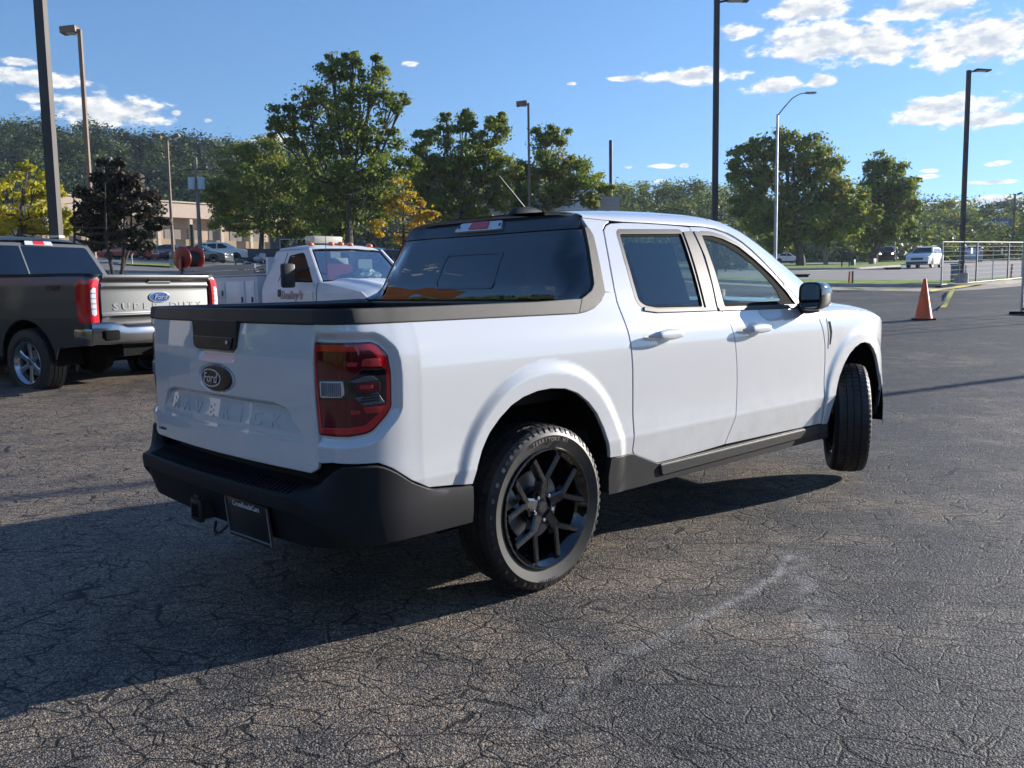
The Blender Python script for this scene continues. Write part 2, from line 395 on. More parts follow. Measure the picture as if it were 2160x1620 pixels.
def panel(name, poly, m, parent, holes=(), off=0, res=.035, depth=.018, fn=None, mir=False, bev=.003, flip=False, fine=None):
    """sheet-metal panel: a curved skin over a 2-D outline, a rounded edge and a return flange"""
    if fn is None: fn = side; flip = True
    V2, F, loops = tri2d(poly, holes, res, fine)
    def ev(u, z):
        e = 2e-3; p = fn(u, z); n = np.cross(fn(u+e, z)-p, fn(u, z+e)-p); l = np.linalg.norm(n); n = n/l if l > 0 else n
        if flip: n = -n
        return p, n
    sg = None; P = []; Nn = []
    for u, z in V2:
        p, n = ev(u, z); P.append(p+n*off); Nn.append(n)
    Fo = [f[::-1] for f in F] if flip else [list(f) for f in F]
    nf = len(Fo)
    # rim
    for l in loops:
        n = len(l); base = len(P); rows = []
        for i, p in enumerate(l):
            a = np.array(l[i-1]); b = np.array(l[(i+1) % n]); t = b-a; t /= (np.linalg.norm(t)+1e-12); o2 = np.array([t[1], -t[0]])
            q, nn = ev(*p); q2, _ = ev(p[0]+o2[0]*1e-3, p[1]+o2[1]*1e-3); lat = q2-q; lat -= nn*lat.dot(nn); lat /= (np.linalg.norm(lat)+1e-12)
            q = q+nn*off; m45 = (lat+nn)/1.4142
            for pos, nor in ((q, nn), (q+lat*bev-nn*bev, m45), (q+lat*bev-nn*bev*1.01, lat), (q+lat*bev-nn*depth, lat)): P.append(pos); Nn.append(nor)
        for i in range(n):
            a, b = base+4*i, base+4*((i+1) % n)
            for k in (0, 2):
                f = [a+k, a+k+1, b+k+1, b+k]; Fo.append(f[::-1] if flip else f)
    P = np.array(P); Nn = np.array(Nn)
    if mir: P[:, 1] *= -1; Nn[:, 1] *= -1; Fo = [f[::-1] for f in Fo]
    return mk(name, P, Fo, m, parent, True, Nn)
def grid_mesh(name, rows, m, parent, close=False, smooth=True, flip=False, mir=False):
    """rows: list of equal-length point lists"""
    R = len(rows); C = len(rows[0]); V = [p for r in rows for p in r]; F = []
    for i in range(R-1):
        for j in range(C if close else C-1):
            k = (j+1) % C; f = [i*C+j, i*C+k, (i+1)*C+k, (i+1)*C+j]; F.append(f[::-1] if flip != mir else f)
    V = [np.array(v, float) for v in V]
    if mir: V = [v*np.array([1, -1, 1]) for v in V]
    return mk(name, V, F, m, parent, smooth)
def bez(P, n=10): return [tuple(q) for q in _spl([p for p in P], n)]

mav = thing('pickup_truck', 'clean white crew-cab pickup in the foreground, black bumper and wheels, front wheels steered left', 'pickup truck')
TLP = fillet([(1.20, 1.137), (.888, 1.136), (.862, 1.124), (.826, 1.09), (.818, 1.021), (.819, .895), (.838, .866), (.896, .812), (.925, .80), (.996, .793), (1.20, .792)], .012)
ARCH_R = [(-x, z) for x, z in [(-.457, .546), (-.435, .62), (-.405, .68), (-.36, .745), (-.30, .80), (-.235, .845), (-.165, .873), (-.08, .89), (.0, .893), (.09, .884), (.176, .855), (.25, .807), (.308, .751), (.35, .685), (.379, .612), (.398, .56), (.404, .529)]]  # u = -x
ARCH_F = [(-x, z) for x, z in [(2.568, .43), (2.60, .53), (2.64, .64), (2.69, .725), (2.75, .80), (2.82, .86), (2.90, .90), (2.98, .922), (3.05, .925), (3.13, .91), (3.20, .875), (3.27, .82), (3.33, .745), (3.38, .66), (3.41, .57), (3.43, .47)]]
RD_BACK = [(-.70, 1.628), (-.655, 1.614), (-.622, 1.589), (-.60, 1.52), (-.565, 1.39), (-.546, 1.30), (-.541, 1.244), (-.553, 1.15), (-.568, 1.04), (-.580, .93), (-.586, .80), (-.587, .65), (-.586, .535), (-.60, .515)]
RD_BOT = [(-.798, .441), (-.95, .441), (-1.2, .446), (-1.406, .452)]
MID = [(-1.48, .60), (-1.500, .70), (-1.503, .78), (-1.495, .87), (-1.482, .95), (-1.462, 1.04), (-1.438, 1.11), (-1.41, 1.16), (-1.373, 1.194)]
MIDUP = [(-1.355, 1.21), (-1.375, 1.33), (-1.395, 1.47), (-1.385, 1.55), (-1.372, 1.634)]
FD_TOP = [(-1.52, 1.638), (-1.61, 1.628), (-1.703, 1.611), (-1.78, 1.585), (-1.85, 1.552), (-1.92, 1.505), (-1.98, 1.457), (-2.048, 1.396), (-2.14, 1.312), (-2.235, 1.228), (-2.30, 1.185), (-2.377, 1.16)]
FD_FRONT = [(-2.433, 1.105), (-2.47, 1.03), (-2.500, .94), (-2.512, .83), (-2.508, .70), (-2.500, .60), (-2.497, .436)]
g = .0035
def off_poly(poly, d):
    """inset (d>0) a polygon"""
    s = 1 if area(poly) > 0 else -1; out = []; n = len(poly)
    for i in range(n):
        a, b, c = np.array(poly[i-1]), np.array(poly[i]), np.array(poly[(i+1) % n]); t1 = (b-a)/(np.linalg.norm(b-a)+1e-9); t2 = (c-b)/(np.linalg.norm(c-b)+1e-9)
        n1 = np.array([-t1[1], t1[0]])*s; n2 = np.array([-t2[1], t2[0]])*s; h = n1+n2; h /= (np.linalg.norm(h)+1e-9); k = d/max(.5, h.dot(n1)); out.append(tuple(b+h*k))
    return out
rear_door_poly = off_poly(RD_BACK+RD_BOT+MID+MIDUP+[(-1.27, 1.637), (-1.1, 1.639), (-.94, 1.639), (-.80, 1.636)], g)
front_door_poly = off_poly([(-1.373, 1.636)]+FD_TOP+FD_FRONT+[(-2.0, .445), (-1.406, .452)]+MID+[(-1.355, 1.21), (-1.375, 1.33), (-1.395, 1.47), (-1.385, 1.55)], g)
RW = fillet([(-.728, 1.582), (-1.272, 1.600), (-1.262, 1.50), (-1.247, 1.35), (-1.233, 1.200), (-.83, 1.206), (-.745, 1.218), (-.700, 1.245), (-.70, 1.33), (-.71, 1.45)], .022)
FW = fillet([(-1.452, 1.597), (-1.56, 1.597), (-1.655, 1.582), (-1.79, 1.540), (-1.912, 1.466), (-2.035, 1.375), (-2.147, 1.276), (-2.215, 1.190), (-1.428, 1.196), (-1.445, 1.40)], .02)

def build_side(mir):
    sfx = dict(mir=mir)
    fill = (lambda *a: None)
    # cargo-box side wrapping round the rear corner, with the cab corner above
    bed = list(reversed([(.437, .552)]))  # start at rear lip of the arch
    lower = [(.437+.02, .552), (.669, .573), (.75, .614), (.828, .670), (.883, .697), (1.06, .703), (1.128, .695)]
    gap = [(1.132, .74), (1.137, .793), (1.158, .792+.0), (1.163, .80), (1.158, 1.13), (1.160, 1.16), (1.160, 1.199)]
    top = [(.6, 1.199), (.0, 1.199), (-.22, 1.200), (-.30, 1.206), (-.36, 1.220), (-.43, 1.255), (-.470, 1.290), (-.540, 1.291)]
    dn = [(p[0]+g*2, p[1]) for p in RD_BACK if p[1] < 1.28]
    poly = lower+gap+top+dn+[(-.590, .522), (-.402, .532)]+ARCH_R[::-1][1:-1]
    panel('bedside_panel', poly, WHITE, mav, res=.014, fine=(.70, 1.16, .72, 1.199, .0065) if not mir else None, **sfx)
    # cab rear pillar
    cp = [(-.474, 1.298), (-.540, 1.298)]+[(p[0]+g*2, p[1]) for p in RD_BACK if p[1] > 1.30][::-1]
    cp = [(-.474, 1.297), (-.482, 1.35), (-.496, 1.42), (-.512, 1.49), (-.524, 1.56), (-.515, 1.60), (-.50, 1.648), (-.69, 1.648), (-.69, 1.637), (-.648, 1.622), (-.614, 1.594), (-.592, 1.52), (-.557, 1.39), (-.539, 1.297)]
    panel('cab_pillar', cp, WHITE, mav, **sfx)
    rd = panel('rear_door', rear_door_poly, WHITE, mav, holes=[off_poly(RW, -.018)], res=.022, **sfx)
    fd = panel('front_door', front_door_poly, WHITE, mav, holes=[off_poly(FW, -.018)], res=.022, **sfx)
    # window surrounds, belt moulding, glass
    panel('window_trim', off_poly(RW, -.0175), SATIN, rd, holes=[off_poly(RW, .004)], off=.001, res=.05, bev=.002, **sfx)
    panel('window_glass', off_poly(RW, .002), G_RDOOR, rd, off=-.010, res=.06, bev=.001, depth=.005, **sfx)
    panel('window_trim', off_poly(FW, -.0175), SATIN, fd, holes=[off_poly(FW, .004)], off=.001, res=.05, bev=.002, **sfx)
    panel('window_glass', off_poly(FW, .002), G_SIDE, fd, off=-.012, res=.06, bev=.001, depth=.004, **sfx)
    panel('pillar_trim', fillet([(-1.288, 1.600), (-1.368, 1.606), (-1.380, 1.50), (-1.366, 1.33), (-1.343, 1.192), (-1.250, 1.192), (-1.262, 1.33), (-1.279, 1.48)], .006), SATIN, rd, off=.006, res=.04, bev=.003, **sfx)
    panel('pillar_trim', fillet([(-1.390, 1.607), (-1.436, 1.606), (-1.430, 1.40), (-1.412, 1.19), (-1.358, 1.19), (-1.380, 1.33), (-1.400, 1.47)], .005), SATIN, fd, off=.006, res=.04, bev=.003, **sfx)
    panel('window_seal', off_poly(RW, .003), DARK, rd, holes=[off_poly(RW, .016)], off=-.006, res=.06, bev=.001, depth=.004, **sfx)
    panel('window_seal', off_poly(FW, .003), DARK, fd, holes=[fillet([(-1.475, 1.575), (-1.54, 1.568), (-1.66, 1.545), (-1.79, 1.49), (-1.90, 1.42), (-1.99, 1.34), (-2.05, 1.275), (-2.06, 1.22), (-1.455, 1.215), (-1.462, 1.40)], .02)], off=-.006, res=.06, bev=.001, depth=.004, **sfx)
    panel('belt_moulding', fillet([(-.72, 1.200), (-.82, 1.188), (-1.34, 1.182), (-1.34, 1.196), (-.83, 1.203), (-.73, 1.214)], .003), SATIN, rd, off=.008, res=.04, bev=.003, **sfx)
    panel('belt_moulding', fillet([(-1.365, 1.180), (-2.28, 1.172), (-2.27, 1.188), (-1.365, 1.194)], .003), SATIN, fd, off=.008, res=.04, bev=.003, **sfx)
    panel('sail_trim', fillet([(-2.125, 1.318), (-2.215, 1.237), (-2.285, 1.192), (-2.232, 1.192), (-2.165, 1.268)], .008), pmat('sail_grey', (.55, .56, .55), .4, coat=.5), fd, off=.004, res=.04, bev=.003, **sfx)
    fender = [(p[0]-g*2, p[1]) for p in [(-2.36, 1.166)]+FD_FRONT]
    fender += [(-2.572, .432)]+ARCH_F[1:-1]+[(-3.43, .47), (-3.46, .45), (-4.30, .45), (-4.30, .80), (-4.30, .93), (-3.75, .965), (-3.62, .985), (-3.54, 1.01), (-3.45, 1.045), (-3.32, 1.075), (-3.14, 1.10), (-2.8, 1.118), (-2.6, 1.125)]
    fe = panel('front_fender', fender, WHITE, mav, holes=[fillet([(-2.535, 1.085), (-2.575, 1.08), (-2.59, 1.01), (-2.575, .93), (-2.55, .925), (-2.555, 1.0)], .006)], res=.017, **sfx)
    panel('fender_vent', fillet([(-2.535, 1.086), (-2.576, 1.081), (-2.591, 1.01), (-2.576, .929), (-2.549, .924), (-2.554, 1.0)], .006), DARK, fe, off=.001, res=.03, **sfx)
    panel('vent_surround', fillet([(-2.528, 1.10), (-2.585, 1.092), (-2.603, 1.01), (-2.586, .912), (-2.545, .91), (-2.545, 1.0)], .01), WHITE, fe, holes=[fillet([(-2.537, 1.083), (-2.574, 1.078), (-2.589, 1.01), (-2.574, .932), (-2.551, .927), (-2.556, 1.0)], .006)], off=.003, res=.03, **sfx)
    panel('front_bumper', [(-3.41, .57), (-3.432, .47), (-3.46, .445), (-4.29, .445), (-4.29, .38), (-3.62, .39), (-3.42, .40), (-3.38, .40), (-3.395, .50)][::1], CLAD, mav, off=-.004, res=.05, **sfx)
    # rocker
    ro = panel('rocker_cladding', fillet([(-.404, .525), (-.588, .517), (-.797, .437), (-2.497, .432), (-2.568, .426), (-2.60, .34), (-2.45, .338), (-.60, .345), (-.415, .352), (-.40, .44)], .008, idx=(6, 7, 8)), CLAD, mav, off=.006, res=.05, depth=.06, **sfx)
    panel('rocker_moulding', fillet([(-.815, .428), (-2.50, .424), (-2.54, .405), (-2.50, .385), (-.835, .382)], .012), GRAIN, ro, off=.018, res=.05, bev=.008, **sfx)
    # bed rail cap: top cap along the box, then the sail up the cab corner
    capr = [(1.158, 1.205), (.6, 1.205), (0, 1.205), (-.245, 1.205), (-.285, 1.262), (.0, 1.254), (.6, 1.251), (1.158, 1.250)]
    cap = panel('bed_rail_cap', capr, GRAIN, mav, off=.008, res=.04, bev=.006, depth=.05, **sfx)
    sail = [(-.250, 1.205), (-.30, 1.211), (-.36, 1.225), (-.425, 1.258), (-.464, 1.292), (-.474, 1.35), (-.489, 1.42), (-.505, 1.49), (-.519, 1.56), (-.508, 1.592), (-.480, 1.598), (-.455, 1.50), (-.43, 1.42), (-.405, 1.33), (-.375, 1.298), (-.325, 1.275), (-.292, 1.263)]
    panel('cab_corner_trim', fillet(sail, .006), GRAIN, mav, off=.008, res=.03, bev=.005, depth=.03, **sfx)
    # inner skin that closes the gaps between the panels
    skin = [(1.17, .60), (.45, .50), (.445, .56)]+ARCH_R[1:-1]+[(-.39, .45), (-2.57, .42)]+ARCH_F[1:-1]+[(-3.44, .46), (-4.28, .50), (-4.28, .95), (-3.5, 1.0), (-3.1, 1.09), (-2.38, 1.15), (-.45, 1.18), (1.17, 1.19)]
    panel('inner_panel', skin, DARK, mav, off=-.022, res=.08, depth=.01, **sfx)
    # handles
    for dr, u0, z0 in ((rd, -.825, 1.075), (fd, -1.665, 1.068)):
        def hp(du, dz, o):
            p = side(u0-du, z0+dz, False); q = side(u0-du-.01, z0+dz, False); r = side(u0-du, z0+dz+.01, False); n = np.cross(p-q, r-p); n = n/np.linalg.norm(n); n = n if n[1] < 0 else -n
            return p+n*o
        rows = []
        for i in range(17):
            t = i/16; du = -.13+.26*t; e = (1-abs(2*t-1)**6)**.5
            o = .012+.036*math.sin(min(1, max(0, (t-.0)/.16))*math.pi/2)*math.sin(min(1, (1-t)/.16)*math.pi/2); w = .020+.004*math.cos(2*math.pi*(t-.5))
            ring = []
            for k in range(12):
                a = 2*math.pi*k/12; ring.append(hp(du, w*math.cos(a)*max(.3, e), o+.011*math.sin(a)*max(.3, e)))
            rows.append(ring)
        h = grid_mesh('door_handle', rows, WHITE, dr, close=True, mir=mir)
        for end in (0, 16):
            pass
        # keypad/keyhole cap at the rear end and finger cup behind it
        panel('handle_cup', fillet([(u0+.055, z0+.035), (u0-.045, z0+.035), (u0-.045, z0-.04), (u0+.055, z0-.04)], .03), pmat('cup_white', (.5, .51, .53), .35, coat=.6), dr, off=.0012, res=.03, bev=.001, depth=.002, **sfx)
    # tail lamp
    tl = panel('tail_light', off_poly(TLP[:-0 or None], .003) if False else fillet([(1.155, 1.132), (.888, 1.131), (.862, 1.120), (.829, 1.088), (.821, 1.021), (.822, .896), (.841, .868), (.897, .816), (.925, .805), (.996, .798), (1.138, .797)], .008), MAROON, mav, off=.006, res=.03, bev=.004, depth=.04, **sfx)
    ring = fillet([(1.150, 1.124), (.890, 1.125), (.866, 1.114), (.835, 1.084), (.828, 1.020), (.829, .898), (.846, .873), (.899, .823), (.927, .812), (.996, .805), (1.134, .804)], .006)
    inner = fillet([(1.144, 1.104), (.897, 1.104), (.876, 1.086), (.862, 1.067), (.858, 1.044), (.839, 1.036), (.841, .908), (.851, .896), (.874, .873), (.926, .833), (.996, .826), (1.122, .821)], .006)
    L = lambda n, p, m, o=.0085, r=.004: panel(n, fillet(p, r), m, tl, off=o, res=.04, bev=.0012, depth=.004, **sfx)
    panel('light_bar', ring, RED, tl, holes=[inner], off=.0085, res=.04, bev=.0012, depth=.004, **sfx)
    L('lamp_bezel', [(1.128, .998), (1.005, 1.002), (.975, 1.004), (.933, 1.037), (.842, 1.034), (.845, .911), (.93, .909), (.967, .933), (1.124, .929)], GLOSSK, .008)
    L('reversing_lamp', [(1.120, .992), (1.010, .996), (1.006, .975), (1.006, .95), (1.019, .939), (1.118, .936)], CLEARL, .0095)
    for i in range(11):
        uu = 1.022+i*.0088; L('lens_rib', [(uu, .990), (uu-.0035, .990), (uu-.0035, .942), (uu, .942)], pmat('rib_grey', (.16, .17, .19), .3), .0115, .0008)
    L('reflector', [(.926, 1.072), (.863, 1.075), (.861, 1.046), (.935, 1.050)], REDREF, .0095)
    L('reflector', [(.935, .899), (.849, .902), (.870, .878), (.922, .879)], REDREF, .0095)
    L('side_marker_lamp', [(.963, .973), (.948, .990), (.868, .990), (.868, .957), (.948, .954)], MAROON, .0105)
    L('lamp_bulb', [(.943, .980), (.897, .980), (.897, .968), (.944, .968)], REDREF, .012, .003)
    L('lamp_hood', [(.984, .996), (.921, 1.012), (.893, 1.011), (.876, .998), (.962, .992)], pmat('lamp_grey', (.10, .11, .12), .25, coat=1), .012)
    L('lamp_louvre', [(.964, .936), (.878, .951), (.851, .912), (.93, .909)], pmat('lamp_bluegrey', (.07, .10, .15), .2, coat=1), .0105)
    for k in range(3):
        z = .918+k*.010; L('louvre_slat', [(.945-k*.004, z+.006), (.872, z+.010), (.868, z+.006), (.94-k*.004, z+.001)], GLOSSK, .0125, .001)
    L('lamp_element', [(.990, 1.062), (.950, 1.062), (.955, 1.050), (.990, 1.050)], REDREF, .0095, .001)
    L('lamp_element', [(.982, .890), (.946, .889), (.948, .879), (.982, .876)], REDREF, .0095, .001)
for mir in (False, True): build_side(mir)

# ---- roof, pillars, glass
SB = [(.50, 1.648, 1.697), (.62, 1.644, 1.709), (.80, 1.6395, 1.721), (1.0, 1.6415, 1.730), (1.25, 1.6405, 1.737), (1.50, 1.6405, 1.738), (1.62, 1.633, 1.735), (1.72, 1.612, 1.729)]
rows = []
for x, zb, H in SB:
    wb = Wz(zb)+.004; r = []
    for i in range(33):
        th = (i/32-.5)*math.pi; s, c_ = math.sin(th), math.cos(th); n = 3.0
        yy = wb*abs(s)**(2/n)*(1 if s > 0 else -1); zz = zb+(H-zb)*abs(c_)**(2/2.3)
        r.append((x, yy, zz))
    rows.append(r)
grid_mesh('roof', rows, WHITE, mav)
D = [(1.60, 1.640), (1.703, 1.622), (1.78, 1.596), (1.85, 1.563), (1.92, 1.516), (1.98, 1.468), (2.048, 1.407), (2.14, 1.323), (2.235, 1.240), (2.30, 1.197), (2.40, 1.16)]
E_ = [(1.64, -.575, 1.700), (1.76, -.575, 1.688), (1.86, -.585, 1.668), (1.96, -.600, 1.640), (2.06, -.618, 1.600), (2.16, -.635, 1.555), (2.27, -.652, 1.500), (2.40, -.672, 1.430), (2.53, -.692, 1.360), (2.62, -.704, 1.31), (2.74, -.72, 1.235)]
for mir in (False, True):
    rows = []
    for (x, z), e in zip(D, E_):
        p = side(-x, z, False); a = np.array(p)+[0, -.002, 0]; b = np.array(e); mid = (a+b)/2; out = np.array([.25, -.7, .66]); r = []
        for t in np.linspace(0, 1, 7): r.append(a*(1-t)+b*t+out*.016*math.sin(math.pi*t))
        rows.append(r)
    grid_mesh('windscreen_pillar', rows, WHITE, mav, mir=mir, flip=False)
wr = [[(x, -y*t, z+.05*(1-t*t)*(1 if i < 5 else .6)) for t in np.linspace(-1, 1, 15)] for i, (x, y, z) in enumerate([(e[0]+.0, e[1]+.01, e[2]) for e in E_[1:]])]
wr = [[(p[0]+.16*(1-(p[1]/.7)**2), p[1], p[2]) for p in r] for r in wr]
grid_mesh('windscreen', wr, G_SIDE, mav)
# front header between roof and windscreen
grid_mesh('roof_header', [[(1.70, y, 1.731-.085*abs(y/.62)**4) for y in np.linspace(-.60, .60, 15)], [(1.80+.14*(1-(y/.7)**2), y, 1.73-.075*abs(y/.62)**3) for y in np.linspace(-.60, .60, 15)], [(1.84+.16*(1-(y/.7)**2), y, 1.70-.03*abs(y/.6)**3) for y in np.linspace(-.60, .60, 15)]], WHITE, mav)
# hood
HB = [(2.40, 1.128, 1.215), (2.55, 1.122, 1.235), (2.8, 1.118, 1.235), (3.0, 1.108, 1.222), (3.14, 1.098, 1.205), (3.27, 1.083, 1.180), (3.38, 1.062, 1.145), (3.47, 1.036, 1.10), (3.54, 1.010, 1.055)]
rows = []
for x, zb, H in HB:
    p = side(-x, zb, False); wb = -p[1]+.001; r = []
    for i in range(33):
        th = (i/32-.5)*math.pi; s, c_ = math.sin(th), math.cos(th)
        r.append((x+.16*(1-s*s)*max(0, (x-3.2)/.34), wb*abs(s)**(2/2.5)*(1 if s > 0 else -1), zb+(H-zb)*abs(c_)**(2/2.4)))
    rows.append(r)
rows.append([(min(3.72, p[0]+.10), p[1]*.93, .97) for p in rows[-1]])
grid_mesh('hood', rows, WHITE, mav)

# ---- rear of the cab
def back(y, z):
    q_ = max(0., (z-1.25)/.35); b = .300+.176*q_**1.45; t = float(np.interp(z, [1.2, 1.263, 1.275, 1.298, 1.33, 1.42, 1.50, 1.598, 1.66], [.275, .292, .325, .375, .405, .430, .455, .480, .50]))
    return np.array([b+(t-b)*sstep(.80, 1.0, abs(y)/(Wz(z)-.005)), y, z])
def backn(y, z, o): return back(y, z)+np.array([-.89, 0, .45])*o
gl = fillet([(.822, 1.262), (-.822, 1.262), (-.812, 1.30), (-.798, 1.335), (-.762, 1.42), (-.727, 1.50), (-.684, 1.590), (.684, 1.590), (.727, 1.50), (.762, 1.42), (.798, 1.335), (.812, 1.30)], .01)
PB = lambda n, p, m, o, par=mav, **k: panel(n, p, m, par, off=o, fn=lambda y, z: back(-y, z), flip=False, **k)
PB('cab_back', fillet([(.80, 1.0), (-.80, 1.0), (-.82, 1.262), (.82, 1.262)], .01), SATIN, -.004, res=.1)
bm_band = PB('roof_edge_panel', [(.668, 1.596), (-.668, 1.596), (-.650, 1.650), (-.45, 1.668), (0, 1.672), (.45, 1.668), (.650, 1.650)], pmat('edge_black', (.012, .012, .014), .3, coat=.6), .012, res=.06)
rw = PB('rear_window', gl, G_DARK, .006, res=.08, depth=.004, bev=.002)
PB('window_border', gl, pmat('frit_black', (.004, .004, .005), .12, coat=1), .0035, rw, holes=[fillet([(.56, 1.275), (-.715, 1.275), (-.70, 1.30), (-.635, 1.578), (.50, 1.578), (.56, 1.33)][::1], .03)] if False else [fillet([(.72, 1.278), (-.70, 1.278), (-.69, 1.33), (-.625, 1.572), (.625, 1.572), (.71, 1.33)], .03)], res=.08, depth=.003, bev=.001)
PB('sliding_pane_frame', fillet([(.235, 1.315), (-.235, 1.315), (-.225, 1.505), (.225, 1.505)], .03), pmat('frit_black', (.004, .004, .005)), .0085, rw, holes=[fillet([(.215, 1.330), (-.215, 1.330), (-.205, 1.49), (.205, 1.49)], .02)], res=.08, depth=.002, bev=.001)
box('window_ledge', (.292, 0, 1.246), (.035, 1.52, .012), pmat('ledge', (.10, .10, .11), .25, coat=.5), mav, bev=.003)
# high-mounted brake lamp
def bxy(y, z, o): return Vector(backn(y, z, o))
hb = PB('high_brake_light', fillet([(.135, 1.612), (-.225, 1.612), (-.200, 1.652), (.115, 1.652)], .008), CLEARL, .028, res=.05, depth=.02, bev=.004)
PB('brake_lens', fillet([(.035, 1.616), (-.115, 1.616), (-.103, 1.650), (.023, 1.650)], .006), RED, .034, hb, res=.05, depth=.01, bev=.003)
for s in (.118, -.200): PB('screw_cap', arc(s, 1.630, .007, .008, 0, 6.283, 8)[:-1], GLOSSK, .031, hb, res=.05, depth=.002, bev=.001)
# antenna
lathe('antenna_base', [(0, .040), (.03, .036), (.055, .022), (.075, -.01)], SATIN, mav, 20, 'Z', M=Matrix.Translation((.80, 0, 1.722)) @ Matrix.Diagonal((2.0, .55, 1, 1)))
an = tube('antenna_mast', [(.775, 0, 1.755), (.70, 0, 1.82), (.585, 0, 1.915)], [.009, .007, .0045], SATIN, mav)

# ---- tailgate
def tgx(y, z):
    yy = min(abs(y), .74); xs = np.interp(yy, -_r[::-1, 1][::1], _r[::-1, 0]) if False else float(np.interp(yy, [0, .25, .5, .69, .755], [-1.065, -1.060, -1.045, -1.028, -1.012]))
    o = (Wz(z)-.905)*.38
    # lower section swells out under the crease; letter recess above it
    o += .010*(1-sstep(.66, .80, z))
    top = np.interp(abs(y+.0), [0, .45, .62], [.897, .893, .86]); wgt = 1-sstep(top-.012, top+.004, z) if abs(y) < .64 else 0
    wx = 1-sstep(.50+(.90-z)*.9-.012, .50+(.90-z)*.9+.012, abs(y)); dep = .020*sstep(.77, .90, z)+.003
    o -= dep*wgt*wx*sstep(.755, .775, z)
    # pull pocket under the handle
    pd = max(abs(y)/.17, abs(z-1.075)/.045); o -= .018*(1-sstep(.8, 1.0, pd))*sstep(1.03, 1.075, z)
    br = math.hypot((y)/.165, (z-.965)/.062); o -= .006*(1-sstep(.9, 1.05, br))*(sstep(.5, .9, br))
    return np.array([xs-o, y, z])
tgf = lambda v, z: tgx(-v, z)
tgp = fillet([(.703, 1.199), (.690, 1.13), (.694, .90), (.708, .70), (.706, .672), (.672, .655), (-.672, .655), (-.706, .672), (-.708, .70), (-.694, .90), (-.690, 1.13), (-.703, 1.199)][::-1], .006)
tg = panel('tailgate', tgp, WHITE, mav, fn=tgf, res=.016, bev=.004, fine=(-.66, .66, .745, 1.135, .0075))
panel('tailgate_cap', fillet([(.70, 1.205), (-.70, 1.205), (-.685, 1.248), (.685, 1.248)], .01), pmat('cap_black', (.02, .021, .023), .42, spec=.5, bump=(900, .3, .001)), mav, fn=tgf, off=.010, res=.05, bev=.008, depth=.055)
hd = panel('tailgate_handle', fillet([(.195, 1.203), (-.195, 1.203), (-.188, 1.10), (-.172, 1.088), (.165, 1.088), (.185, 1.10)], .008), pmat('handle_black', (.014, .015, .016), .4), tg, fn=lambda v, z: tgx(-v, 1.15)+np.array([0, 0, z-1.15]), off=.012, res=.03, bev=.004)
panel('handle_grip', fillet([(.165, 1.135), (-.18, 1.135), (-.175, 1.095), (.15, 1.095)], .006), pmat('handle_black2', (.01, .0105, .011), .3, coat=.3), hd, fn=lambda v, z: tgx(-v, 1.15)+np.array([0, 0, z-1.15]), off=.019, res=.03, bev=.003)
lathe('key_lock', [(0, .004), (.007, .004), (.009, .001), (.009, 0)], CHROME, hd, 16, 'Z', M=frame((tgx(-.135, 1.14)[0]-.021, -.135, 1.118), (0, -1, 0), (0, 0, 1)))
# badge
def ell(a, b, n=40): return [(a*math.cos(2*math.pi*i/n), .965+b*math.sin(2*math.pi*i/n)) for i in range(n)]
bfn = lambda v, z: tgx(-v, .965)*[1, 1, 0]+np.array([0, 0, z])
bg = panel('badge', ell(.128, .050), pmat('badge_black', (.004, .005, .009), .3, coat=.3), tg, fn=bfn, off=.008, res=.03, bev=.004, depth=.012)
panel('badge_ring', [(p[0]-.030, p[1]) for p in ell(.090, .038)], CLEARL, bg, holes=[[(p[0]-.030, p[1]) for p in ell(.083, .0335)]], fn=bfn, off=.0095, res=.05, bev=.0005, depth=.001)
text_mesh('Ford', .058, .0012, frame((-1.0765, .030, .964), (0, -1, 0), (0, 0, 1)), pmat('badge_silver', (.8, .8, .82), .25, .6), 'badge_lettering', bg, shear=.28, bold=.0006, sx=1.1)
# raised name across the tailgate
for i, ch in enumerate('MAVERICK'):
    y = .455-i*.1265; zc = .822
    p = tgx(y, zc); q = tgx(y, zc+.03); r = tgx(y-.03, zc); ey = q-p; ex = r-p
    text_mesh(ch, .074, .0003, frame(p+np.array([-.002, 0, 0]), ex, ey), WHITE, 'letter', tg, bev=.0005, sx=1.35, bold=.001)
st = text_mesh('CrossRoads', .020, .0006, frame(tgx(.60, .690)+np.array([-.0025, 0, 0]), (-.02, -1, 0), (0, 0, 1)), pmat('sticker_blue', (.01, .02, .07), .4), 'dealer_sticker', tg, bold=.0005)

# ---- cargo box inside
box('bed_floor', (-.35, 0, .82), (1.32, 1.36, .03), CLAD, mav)
box('bed_front_wall', (.27, 0, 1.03), (.03, 1.5, .42), CLAD, mav)
for s in (1, -1): box('bed_inner_wall', (-.34, s*.735, 1.02), (1.22, .02, .43), CLAD, mav)
for s in (1, -1): box('bed_rail_inner', (-.34, s*.775, 1.240), (1.20, .12, .018), GRAIN, mav, bev=.004)

